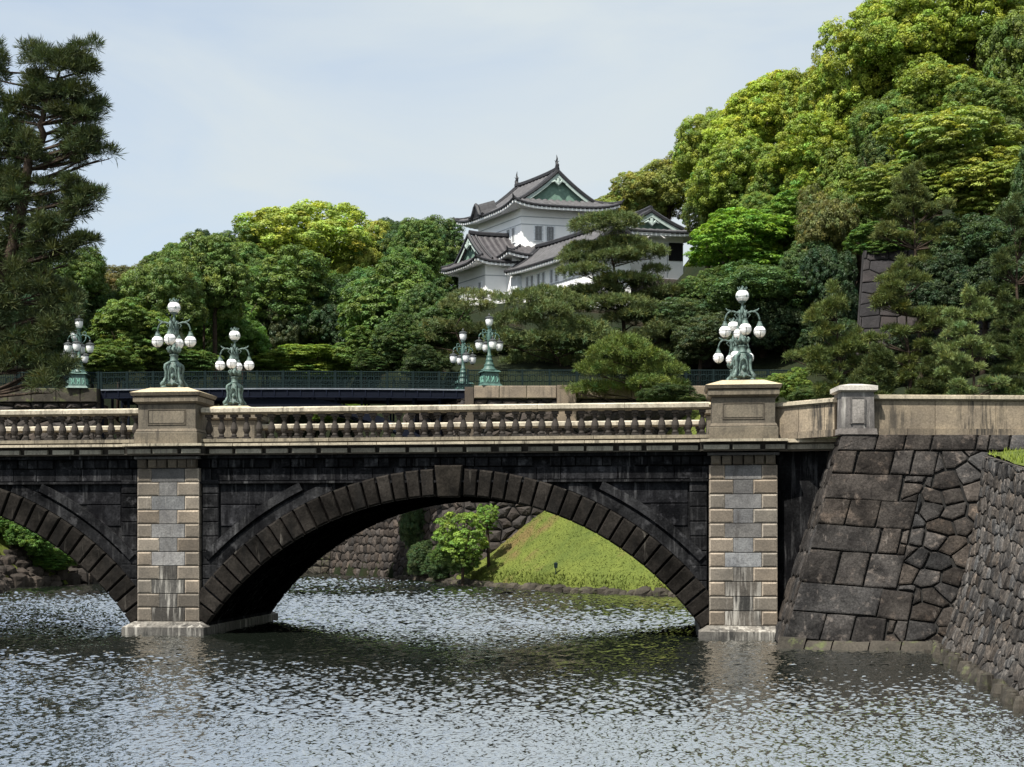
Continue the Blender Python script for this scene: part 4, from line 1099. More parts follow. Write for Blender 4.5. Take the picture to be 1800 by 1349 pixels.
# ------------------------------------------------------------------ the castle
CO = P(912, 430, 170); CO.z = 22
ca, sa = math.cos(R(12)), math.sin(R(12)); cb, sb_ = math.cos(R(32)), math.sin(R(32))
def CA(a, b, z): return Vector((a * ca - b * sb_, a * sa + b * cb, z - CO.z))
castle = empty('castle', CO, 0, 'white castle keep with grey tiled roofs and green gable, rising above the pines', 'castle')
def cbox(mb, a0, a1, b0, b1, z0, z1, t=(1, 1, 1), mi=None, zb=None):
    vs = [CA(a, b, z) for z in (z0, z1) for a, b in ((a0, b0), (a1, b0), (a1, b1), (a0, b1))]
    mb.poly(vs, [(3, 2, 1, 0), (4, 5, 6, 7), (0, 1, 5, 4), (1, 2, 6, 5), (2, 3, 7, 6), (3, 0, 4, 7)], t, mi)
prof = lambda x: .62 * x + .38 * x * x
def irimoya(name, a0, a1, b0, b1, ze, zr, axis, g0, g1, tile, gable=True, lift=.6, sp=.8, finial=True, end0=True, end1=True):
    """hip-and-gable roof over the eave rectangle; the ridge runs along `axis`; g0, g1: rakes of the gables along it"""
    if axis == 'b': s0, s1, t0, t1 = a0, a1, b0, b1; m = lambda s, t, z: CA(s, t, z)
    else: s0, s1, t0, t1 = b0, b1, a0, a1; m = lambda s, t, z: CA(t, s, z)
    half = (s1 - s0) / 2; sc = (s0 + s1) / 2; tcn, th = (t0 + t1) / 2, (t1 - t0) / 2
    def zf(s, t):
        ds = min(s - s0, s1 - s); dt = min(t - t0, t1 - t)
        zs = ze + (zr - ze) * prof(max(0, ds) / half)
        end_on = (t < g0 and end0) or (t > g1 and end1)
        z, onend = zs, False
        if end_on:
            zt = ze + (zr - ze) * prof(max(0, dt) / half)
            if zt < zs: z, onend = zt, True
        e = max(0, 1 - ds / (half * .5)) if not onend else max(0, 1 - dt / (half * .5))
        cs = abs(t - tcn) / th if not onend else abs(s - sc) / half
        z += lift * e * cs ** 4
        rib = abs(math.sin(math.pi * ((t if not onend else s) / sp)))
        return z + .2 * rib
    step = sp / 4
    mb = MB()
    def patch(ta, tb):
        nt_ = max(2, int((tb - ta) / step)); ns = max(8, int((s1 - s0) / step))
        vs, fs = [], []
        for i in range(nt_ + 1):
            t = ta + (tb - ta) * i / nt_; te = min(max(t, ta + 1e-4), tb - 1e-4)
            for j in range(ns + 1):
                s = s0 + (s1 - s0) * j / ns; vs.append(m(s, t, zf(s, te)))
        for i in range(nt_):
            for j in range(ns): fs.append((i * (ns + 1) + j, i * (ns + 1) + j + 1, (i + 1) * (ns + 1) + j + 1, (i + 1) * (ns + 1) + j))
        mb.poly(vs, fs)
    if g0 > t0 + .05: patch(t0, g0)
    patch(g0, g1)
    if g1 < t1 - .05: patch(g1, t1)
    ro = mb.build(name, tile, castle)
    # eave board and white soffit with rafter ends
    mb = MB(); ws = MB()
    def zE(s, t):
        cs = abs(t - tcn) / th if (abs(s - s0) < 1e-3 or abs(s - s1) < 1e-3) else abs(s - sc) / half
        return ze + lift * cs ** 4
    edges = [((s0, t0), (s0, t1)), ((s1, t0), (s1, t1)), ((s0, t0), (s1, t0)), ((s0, t1), (s1, t1))]
    for (sa_, ta), (sb2, tb) in edges:
        n = 16; pts = []
        for k in range(n + 1):
            s, t = sa_ + (sb2 - sa_) * k / n, ta + (tb - ta) * k / n; pts.append((s, t, zE(s, t)))
        mb.tube([m(s, t, z + .02) for s, t, z in pts], .15, 6)
        for k in range(n):
            q = []
            for (s, t, z) in (pts[k], pts[k + 1]):
                i_s = min(max(s, s0 + 1.9), s1 - 1.9); i_t = min(max(t, t0 + 1.9), t1 - 1.9)
                q.append((m(s + (i_s - s) * .08, t + (i_t - t) * .08, z - .16), m(s + (i_s - s) * .08, t + (i_t - t) * .08, z - .42), m(i_s, i_t, ze - .05)))
            ws.face([q[0][0], q[1][0], q[1][1], q[0][1]]); ws.face([q[0][1], q[1][1], q[1][2], q[0][2]], (.9, .9, .9))
        L = math.hypot(sb2 - sa_, tb - ta); nr = int(L / .55)
        for k in range(nr):
            s, t = sa_ + (sb2 - sa_) * (k + .5) / nr, ta + (tb - ta) * (k + .5) / nr; z = zE(s, t)
            ds, dt = (.07, .0) if abs(sb2 - sa_) > .1 else (.0, .07)
            v = [m(s - ds, t - dt, z - .13), m(s + ds, t + dt, z - .13), m(s + ds, t + dt, z - .42), m(s - ds, t - dt, z - .42)]
            ws.face(v)
    # ridges
    mb.tube([m(sc, t, zr + .28 + .18 * abs((t - (g0 + g1) / 2) / ((g1 - g0) / 2)) ** 3) for t in [g0 + (g1 - g0) * k / 8 for k in range(9)]], .3, 6)
    for (tg, te, on) in ((g0, t0, end0), (g1, t1, end1)):
        dg = abs(tg - te) if on else 0
        for s_, sg in ((s0, 1), (s1, -1)):
            pts = []
            for k in range(9):                      # rake
                x = min(dg, half) + (half - min(dg, half)) * k / 8
                pts.append(m(s_ + sg * x, tg, ze + (zr - ze) * prof(x / half) + .14))
            mb.tube(pts, .26, 6)
            inw = 1 if tg == g0 else -1
            mb.tube([m(s_ + sg * (.12 * half + .88 * half * k / 8), tg + inw * .85, ze + (zr - ze) * prof(.12 + .88 * k / 8) + .2) for k in range(9)], .15, 6)
            if on and dg > .3:                      # hips
                mb.tube([m(s_ + sg * dg * k / 6, te + (tg - te) * k / 6, ze + (zr - ze) * prof(dg * k / 6 / half) + lift * max(0, 1 - dg * k / 6 / (half * .5)) * ((half - dg * k / 6) / half) ** 4 + .16) for k in range(7)], [.2, .17, .16, .16, .16, .16, .16], 6)
                mb.tube([m(s_, te, ze + lift + .1), m(s_ - sg * .25, te + (te - tg) / dg * .25, ze + lift + .5)], [.16, .05], 6)
        if finial:
            q = zr + .5; d = 1 if tg == g0 else -1
            mb.tube([m(sc, tg + d * .25, q), m(sc, tg + d * .1, q + .45), m(sc, tg + d * .3, q + .85), m(sc, tg + d * .15, q + 1.25), m(sc, tg + d * .28, q + 1.75)], [.28, .24, .15, .10, .02], 6)
            for s2 in (-.3, .3): mb.tube([m(sc, tg + d * .2, q + .7), m(sc + s2, tg + d * .2, q + 1.0)], [.08, .02], 4)
    mb.build('ridge', M['ridge'], ro); ws.build('eaves', M['plaster'], ro)
    if gable:
        for tg, te, on in ((g0, t0, end0), (g1, t1, end1)):
            d = .45 if tg == g0 else -.45
            dg = min(abs(tg - te), half) if on else 0
            zb = ze + (zr - ze) * prof(dg / half) + .05
            xs = [dg + (half - dg) * k / 8 for k in range(9)]
            def outline(shr, off):
                pts = [(s0 + x, max(zb, ze + (zr - ze) * prof(x / half) - shr)) for x in xs] + [(s1 - x, max(zb, ze + (zr - ze) * prof(x / half) - shr)) for x in xs[::-1][1:]]
                return [m(s, tg + off, z) for s, z in pts]
            gm = MB(); gm.face(outline(.1, d)); gm.build('gable', M['copper'], ro)
            bm = MB()
            for sd in (0, 1):
                for k in range(8):
                    q = []
                    for x in (xs[k], xs[k + 1]):
                        s = s0 + x if sd == 0 else s1 - x; z = ze + (zr - ze) * prof(x / half)
                        q.append((m(s, tg - d * .15, z - .12), m(s, tg - d * .15, max(z - .62, zb - .1))))
                    bm.face([q[0][0], q[1][0], q[1][1], q[0][1]])
            zt = zr - .6
            bm.tube([m(sc - .9, tg - d * .2, zt - .75), m(sc - .45, tg - d * .25, zt - .55), m(sc, tg - d * .3, zt - .95), m(sc + .45, tg - d * .25, zt - .55), m(sc + .9, tg - d * .2, zt - .75)], [.05, .16, .24, .16, .05], 6)
            bm.tube([m(sc, tg - d * .3, zt - .2), m(sc, tg - d * .3, zt - .75)], .2, 6)
            bm.build('bargeboard', simple_pale, ro)
    return ro
simple_pale = simple('pale_bargeboard', (0.36, 0.43, 0.40), 0.8, 0.15, .15, 3.0)
def windows(face, c, poss, wd, z0, z1, nb=5):
    """barred windows in a wall face: face 'b' (constant b = c, facing -b) or 'a' (constant a = c, facing -a)"""
    for x in poss:
        mb = MB()
        bx = (lambda x0, x1, d0, d1, za, zb, t=(1, 1, 1), mm=None: cbox(mb if mm is None else mm, x0, x1, c - d0, c - d1, za, zb, t)) if face == 'b' else (lambda x0, x1, d0, d1, za, zb, t=(1, 1, 1), mm=None: cbox(mb if mm is None else mm, c - d0, c - d1, x0, x1, za, zb, t))
        bx(x, x + wd, -.02, .02, z0, z1)
        o = mb.build('window', M['dark_open'], castle)
        q = MB()
        for k in range(nb):
            xx = x + wd * (k + .5) / nb; bx(xx - wd / nb * .27, xx + wd / nb * .27, .03, .10, z0 + .02, z1 - .02, (1, 1, 1), q)
        bx(x - .12, x, .0, .12, z0 - .1, z1 + .12, (2.2, 2.2, 2.2), q); bx(x + wd, x + wd + .12, .0, .12, z0 - .1, z1 + .12, (2.2, 2.2, 2.2), q); bx(x, x + wd, .0, .12, z1, z1 + .12, (2.2, 2.2, 2.2), q); bx(x, x + wd, .0, .14, z0 - .1, z0, (2.2, 2.2, 2.2), q)
        q.build('bars', M['bars'], o)
# stone base
mb = MB()
for (A0, A1, B0, B1, z1) in ((-4.7, 11.5, -2, 10.5, 31.0), (-1.7, 3.4, -18.2, -2.2, 29.2), (3.8, 12.2, -15, -5, 33.7)):
    lo, hi = [CA(a, b, 20) for a, b in ((A0 - 2, B0 - 2), (A1 + 2, B0 - 2), (A1 + 2, B1 + 2), (A0 - 2, B1 + 2))], [CA(a, b, z1) for a, b in ((A0, B0), (A1, B0), (A1, B1), (A0, B1))]
    mb.poly(lo + hi, [(4, 5, 6, 7), (0, 1, 5, 4), (1, 2, 6, 5), (2, 3, 7, 6), (3, 0, 4, 7)])
mb.build('stone_base', M['far_wall'], castle)
mb = MB(); mb.mi = 0
cbox(mb, .3, 10.1, 0, 10.5, 38, 44.6)                    # upper storey
cbox(mb, -1.8, 10.8, -1.8, 10, 31.0, 38.6)            # lower storey
cbox(mb, -4.5, 0, -.5, 6.2, 30.8, 37.6)               # wing
cbox(mb, -1.5, 3.2, -18, -1.9, 29, 36.1)              # gallery
cbox(mb, 4, 12, -14.2, -5.5, 33.7, 39.2)              # turret
for z in (42.55, 43.5):
    cbox(mb, .25, 10.15, -.05, -.001, z, z + .1, (1, 1, 1), 1); cbox(mb, .25, .299, 0, 10.5, z, z + .1, (1, 1, 1), 1)
cbox(mb, -4.55, -4.501, -.5, 6.2, 35.9, 36.0, (1, 1, 1), 1); cbox(mb, -4.55, -1.8, -.55, -.501, 35.9, 36.0, (1, 1, 1), 1)
cbox(mb, -1.56, -1.501, -18, -3.2, 33.35, 33.47, (1, 1, 1), 1); cbox(mb, -1.56, -1.501, -18, -1.9, 32.0, 32.15, (1, 1, 1), 1)
cbox(mb, 3.95, 12.05, -14.26, -14.201, 37.9, 38.0, (1, 1, 1), 1); cbox(mb, 10.0, 10.06, -14.26, -14.201, 33.7, 37.9, (1, 1, 1), 1)
cbox(mb, 3.8, 12.2, -14.5, -5.3, 33.2, 33.69, (.5, .5, .5), 1)
mb.build('wall', [M['plaster'], M['shade_plaster']], castle)
windows('b', 0, (2.0, 3.5, 7.0, 8.4), .95, 40.6, 42.4)
windows('a', .3, (1.35, 2.55, 5.6, 6.8), .7, 40.6, 42.4, 4)
windows('a', -1.5, tuple(x for b in (-5.6, -8.1, -10.9, -13.7) for x in (b - .55, b + .5)), .55, 33.6, 35.1, 3)
windows('b', -1.8, (-1.4, -.45), .5, 33.0, 35.4, 3)
windows('a', -4.5, (.4, 3.2, 4.4), .6, 33.6, 35.2, 3)
mb = MB(); cbox(mb, 10.2, 11.9, -14.3, -14.21, 36.0, 38.1); mb.build('opening', M['dark_open'], castle)
mb = MB(); cbox(mb, -2.1, -1.0, -3.4, -2.0, 32.0, 35.5, (1.4, 1.42, 1.45)); cbox(mb, -2.6, -.9, -3.7, -1.9, 32.3, 32.5, (.25, .25, .25)); mb.build('bay', M['shade_plaster'], castle)
irimoya('roof', -1.7, 12.1, -1.9, 12.4, 44.6, 49.4, 'b', .35, 10.2, M['tile'], lift=.75)
irimoya('roof', -3.2, 12.8, -3.3, 12.6, 38.0, 43.4, 'b', 2.0, 8.0, M['brown_tile'], gable=False, finial=False, lift=.6)
irimoya('roof', -6.4, 3.0, -1.9, 7.6, 37.4, 41.4, 'a', -4.9, 2.9, M['brown_tile'], lift=.6, finial=False, end1=False)
irimoya('roof', -3.0, 4.8, -19.5, -2.2, 35.9, 38.9, 'b', -19.4, -2.4, M['tile'], gable=False, finial=False, lift=.25, end0=False, end1=False)
irimoya('roof', 2.0, 13.4, -16.2, -4.5, 38.9, 41.5, 'b', -14.8, -5.8, M['tile'], lift=.5, finial=False)
# curved dormer on the left eave of the keep
mb = MB()
pts = [CA(-1.85, 6.9 + 3.2 * (k / 10 - .5), 44.75 + 1.5 * math.exp(-((k / 10 - .5) / .2) ** 2)) for k in range(11)]
mb.tube(pts, .28, 6)
pts2 = [CA(.5, 6.9 + 3.2 * (k / 10 - .5), 45.4 + 1.6 * math.exp(-((k / 10 - .5) / .2) ** 2)) for k in range(11)]
for k in range(10): mb.face([pts[k], pts[k + 1], pts2[k + 1], pts2[k]])
mb.face(pts + [CA(-1.8, 8.5, 44.6), CA(-1.8, 5.3, 44.6)], (.5, .5, .5))
mb.build('curved_dormer', M['ridge'], castle)
# ------------------------------------------------------------------ foliage
def unit(v): return v / np.maximum(np.linalg.norm(v, axis=-1, keepdims=True), 1e-9)
def leaf_quads(c, n, size, rg, asp=1.5):
    """rhombic leaves at c with normals n"""
    r = unit(rg.normal(size=c.shape)); a = unit(np.cross(n, r)); b = np.cross(n, a)
    s = size[:, None]
    return np.stack([c - a * s * asp, c - b * s * .8 + n * s * .15, c + a * s * asp, c + b * s * .8 + n * s * .15], 1).reshape(-1, 3)
def crown_mesh(name, seed, style='clump', nclump=300, nleaf=130, lsize=.021, ccl=.15):
    """crown of unit radius: lobes carrying clumps carrying leaves"""
    rg = np.random.default_rng(seed)
    flat = {'airy': .45, 'clump': .8, 'layer': .40, 'loose': .7}[style]
    nl = {'airy': 22, 'clump': 24, 'layer': 24, 'loose': 20}[style]
    lob, i = [], 0
    while len(lob) < nl and i < 4000:
        i += 1
        p = unit(rg.normal(size=3)) * rg.uniform(.2, .76); p[2] = p[2] * .9 + .03
        r = rg.uniform(.22, .40) if i > 6 else rg.uniform(.38, .5)
        if all(np.linalg.norm(p - q) > .24 for q, _ in lob): lob.append((p, r))
    LP, LR = np.array([l[0] for l in lob]), np.array([l[1] for l in lob])
    cl, cn = [], []
    tries = 0
    while len(cl) < nclump and tries < 30000:
        tries += 1
        k = rg.integers(len(lob)); d = unit(rg.normal(size=3))
        if d[2] < -.55: continue
        p = LP[k] + d * LR[k] * rg.uniform(.85, 1.14)
        dd = np.linalg.norm(LP - p, axis=1) / LR; dd[k] = 9
        if dd.min() < .82: continue
        if cl and np.min(np.linalg.norm(np.array(cl) - p, axis=1)) < ccl * (.74 if style != 'loose' else .6): continue
        cl.append(p); cn.append(unit(d * .6 + unit(p) * .6 + np.array([0, 0, .35])))
    C, N = np.array(cl), np.array(cn)
    Mc = len(C); cs = ccl * rg.uniform(.55, 1.4, Mc)
    idx = np.repeat(np.arange(Mc), nleaf)
    d = unit(rg.normal(size=(len(idx), 3)) + N[idx] * .9)
    rad = rg.uniform(.35, 1.0, len(idx)) ** .6
    off = d * (cs[idx] * rad)[:, None]; off[:, 2] *= flat
    if style in ('layer', 'airy'): off[:, 2] -= (np.hypot(off[:, 0], off[:, 1]) ** 2) * 1.6
    c = C[idx] + off
    n = unit(d * 1.0 + np.array([0, 0, .35 if style not in ('layer', 'airy') else .9]) + rg.normal(size=c.shape) * .42)
    sz = lsize * rg.uniform(.55, 1.5, len(idx))
    V = [leaf_quads(c, n, sz, rg)]
    ct = rg.uniform(.65, 1.35, Mc); hue = rg.normal(0, .09, Mc)
    t = (ct[idx] * rg.uniform(.75, 1.25, len(idx)))[:, None] * np.stack([1 + hue[idx] * 1.2, np.ones(len(idx)), 1 - hue[idx]], 1)
    T = [t]
    # inner leaves that close the crown up; a darker tint paints the inner shade
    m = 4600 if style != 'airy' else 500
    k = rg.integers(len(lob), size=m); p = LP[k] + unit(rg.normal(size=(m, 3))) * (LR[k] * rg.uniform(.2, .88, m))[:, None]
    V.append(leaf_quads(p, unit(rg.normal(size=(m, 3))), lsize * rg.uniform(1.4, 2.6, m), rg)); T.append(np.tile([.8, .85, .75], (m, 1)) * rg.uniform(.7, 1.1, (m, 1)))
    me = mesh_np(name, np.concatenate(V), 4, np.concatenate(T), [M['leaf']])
    me['lobes'] = LP.ravel().tolist()
    return me
CM = {}
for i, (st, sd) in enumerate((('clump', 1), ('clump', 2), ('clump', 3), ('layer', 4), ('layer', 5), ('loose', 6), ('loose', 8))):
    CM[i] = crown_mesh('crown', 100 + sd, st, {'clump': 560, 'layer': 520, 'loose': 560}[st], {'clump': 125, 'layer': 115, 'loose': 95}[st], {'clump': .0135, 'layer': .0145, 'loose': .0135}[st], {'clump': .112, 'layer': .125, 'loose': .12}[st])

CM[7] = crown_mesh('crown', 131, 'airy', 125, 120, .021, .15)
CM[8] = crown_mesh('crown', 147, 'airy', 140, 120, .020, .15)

def tree(px, py, rx, ry, Y, var, col, label, name='broadleaf_tree', group=None, cat='tree', rot=None, dz=.9, lean=0.0):
    rg = random.Random(int(px * 7 + py * 13 + Y))
    while name != 'maple_tree' and name != 'shrub' and Y > 110 and hgt(P(px, py, Y).x, Y) < 1 and Y < 160: Y += 3
    c = P(px, py, Y); rX, rZ = rx * Y / F * 1.02, ry * Y / F * 1.04
    g = min(hgt(c.x, c.y), c.z - rZ * .75) if name != 'shrub' else c.z - rZ
    root = empty(name, (c.x, c.y, g), 0, label, cat, group)
    o = link_mesh('crown', CM[var], root)
    o.location = (0, 0, c.z - g); o.scale = (rX, rX * dz, rZ); o.rotation_euler = (0, 0, rg.uniform(0, 6.28) if rot is None else rot)
    o.color = (*col, 1)
    mb = MB(); H = c.z - g; r0 = max(.12, rX * .055)
    x0, y0 = rg.uniform(-.1, .1) * rX, rg.uniform(-.1, .1) * rX
    mb.tube([(x0 * 2, y0 * 2, -.4), (x0 * 1.5, y0, H * .3), (x0, y0, H - rZ * .45), (0, 0, H), (-x0, 0, H + rZ * .5)], [r0 * 1.25, r0, r0 * .85, r0 * .55, r0 * .15], 7)
    for k in range(7):
        t = k * 2.4 + rg.uniform(-.4, .4); e = rg.uniform(.5, .78); zz = rg.uniform(-.15, .55)
        b0 = H - rZ * rg.uniform(.25, .6)
        mb.tube([(x0, y0, b0), (x0 + math.cos(t) * rX * e * .5, y0 + math.sin(t) * rX * e * .45, b0 + rZ * (.15 + zz * .3)), (math.cos(t) * rX * e, math.sin(t) * rX * e * dz, H + rZ * zz)], [r0 * .5, r0 * .33, r0 * .1], 5)
    if name != 'shrub': mb.build('trunk', M['bark'], root, True)
    return root

# pines: tufts of needles on pads carried by bent limbs
def tuft_tris(c, up, L, wd, K, rg):
    """K needles-bundles per tuft as thin triangles"""
    n = len(c)
    d = unit(rg.normal(size=(n, K, 3)) * .75 + up[:, None, :] * .95)
    s = unit(np.cross(d, rg.normal(size=(n, K, 3))))
    LL = (L[:, None] * rg.uniform(.65, 1.15, (n, K)))[..., None]; w_ = (wd[:, None])[..., None]
    b = c[:, None, :] + d * LL * .08
    return np.stack([b - s * w_ * .5, b + d * LL * .55 + s * w_ * .75, c[:, None, :] + d * LL], 2).reshape(-1, 3), np.stack([b + s * w_ * .5, b + d * LL * .55 - s * w_ * .75, c[:, None, :] + d * LL], 2).reshape(-1, 3)
def pine(pads, trunk, Y, col, label, name='pine_tree', tl=None, seed=0, dens=1.0, group=None, K=16, depth=1.0, spread=.9, limb=.05, flatten=1.0, cat='pine tree', zfloor=None, wdt=.075, feather=0):
    """pads: (px, py, rx, ry) in the photograph; trunk: [(px, py)] from the foot up; all at depth Y, pads scattered in depth"""
    rg = np.random.default_rng(1000 + seed)
    T = [P(x, y, Y) for x, y in trunk]
    foot = T[0].copy(); foot.z = hgt(foot.x, foot.y) if zfloor is None else zfloor
    if foot.z < T[0].z - .3: T = [foot] + T
    root = empty(name, foot, 0, label, cat, group)
    sc = Y / F
    tl = (tl or 16 * sc) * .66
    mb = MB()
    n = len(T); r0 = limb * (T[-1].z - foot.z) * .8
    pts, rad = [], []
    for i in range(n - 1):
        for k in range(4):
            t = k / 4; p = T[i] * (1 - t) + T[i + 1] * t
            pts.append(p - foot + Vector((rg.normal() * r0 * .25, rg.normal() * r0 * .25, 0))); rad.append(r0 * (1 - .85 * (i + t) / (n - 1)))
    pts.append(T[-1] - foot); rad.append(r0 * .12)
    mb.tube(pts, rad, 8)
    C, U, S = [], [], []
    if feather:
        pads = [(x + rx * rg.uniform(-.85, .85), y + ry * rg.uniform(-.9, .9), rx * rg.uniform(.26, .52), ry * rg.uniform(.4, .75)) for (x, y, rx, ry) in pads for _ in range(feather)]
    for (px, py, rx, ry) in pads:
        dY = rg.uniform(-1, 1) * spread * rx * sc * 1.3 * depth
        p = P(px, py, Y) + Vector((0, dY, 0)); p.x += 0
        RX, RZ = rx * sc * 1.05, ry * sc * .85 * flatten
        # limb from the trunk
        cand = [(q + foot, r) for q, r in zip(pts, rad) if q.z + foot.z < p.z - RZ * .1] or [(pts[0] + foot, rad[0])]
        q, r = min(cand, key=lambda z: abs((p.z - z[0].z) - .35 * math.hypot(p.x - z[0].x, p.y - z[0].y)))
        mid = q.lerp(p, .5) + Vector((0, 0, -.04 * (p - q).length))
        lr = max(.03, min(r * .6, .012 * (p - q).length + .05))
        e = p - Vector((0, 0, RZ * .5))
        mb.tube([q - foot, mid - foot, q.lerp(e, .8) - foot, e - foot], [lr, lr * .8, lr * .55, lr * .2], 6)
        for k in range(5 if not feather else 2):
            a = rg.uniform(0, 6.28)
            mb.tube([q.lerp(e, .7) - foot, e - foot + Vector((math.cos(a) * RX * .4, math.sin(a) * RX * .4, 0)), e - foot + Vector((math.cos(a) * RX * .8, math.sin(a) * RX * .8, RZ * .4))], [lr * .4, lr * .25, lr * .08], 4)
        A = RX * RX * 3.2 + RX * RZ * 6
        m = int(max(16, dens * 2.3 * A / (tl * tl)))
        d = unit(rg.normal(size=(m, 3))); d[:, 2] = np.where(d[:, 2] < -.15, -d[:, 2], d[:, 2])
        rr = rg.uniform(.45, 1.0, m) ** .5
        edge = 1 + .22 * np.sin(np.arctan2(d[:, 1], d[:, 0]) * rg.integers(2, 5) + rg.uniform(0, 6))
        c = np.stack([d[:, 0] * RX * rr * edge, d[:, 1] * RX * depth * rr * edge, d[:, 2] * RZ * rr * 1.25], 1) + np.array(p - foot)
        c[:, 2] += rg.normal(0, RZ * .12, m)
        C.append(c); U.append(unit(d * np.array([.8, .8, .35]) + np.array([0, 0, .75]))); S.append(np.full(m, tl) * rg.uniform(.75, 1.25, m))
    C, U, S = np.concatenate(C), np.concatenate(U), np.concatenate(S)
    v1, v2 = tuft_tris(C, U, S, S * wdt, K, rg)
    tt = rg.uniform(.6, 1.4, len(C)); hu = rg.normal(0, .10, len(C))
    tint = tt[:, None] * np.stack([1 + hu, np.ones(len(C)), 1 - hu], 1)
    tint = np.repeat(tint, K, 0) * rg.uniform(.8, 1.2, (len(C) * K, 1))
    me = mesh_np('needles', np.concatenate([v1, v2]), 3, np.concatenate([tint, tint]), [M['needle']])
    o = link_mesh('needles', me, root); o.color = (*col, 1)
    mb.build('trunk', M['bark'], root, True)
    return root
def auto_pads(cx, cy, rx, ry, n, seed, top=.3, pr=(.26, .46), squash=.27):
    r = random.Random(seed); L = []
    for i in range(n):
        t = (i + r.uniform(0, .9)) / n                    # 0 top, 1 bottom
        wd = rx * (top + (1 - top) * min(1, t * 1.35)) * (1 if t < .85 else .85)
        x = cx + wd * r.uniform(-.85, .85); p = rx * r.uniform(*pr) * (.55 + .5 * t)
        L.append((x, cy - ry + 2 * ry * t, p, max(p * squash, 7)))
    L.append((cx, cy - ry * .98, rx * .16, rx * .2))
    return L
# ------------------------------------------------------------------ the trees
YG, MG, DG, BG, OG, KG = (.20, .235, .03), (.072, .115, .028), (.035, .064, .022), (.085, .135, .03), (.105, .115, .035), (.15, .185, .03)
GB = 'trees of the wood behind the iron bridge'
GR = 'trees on the slope at the right'
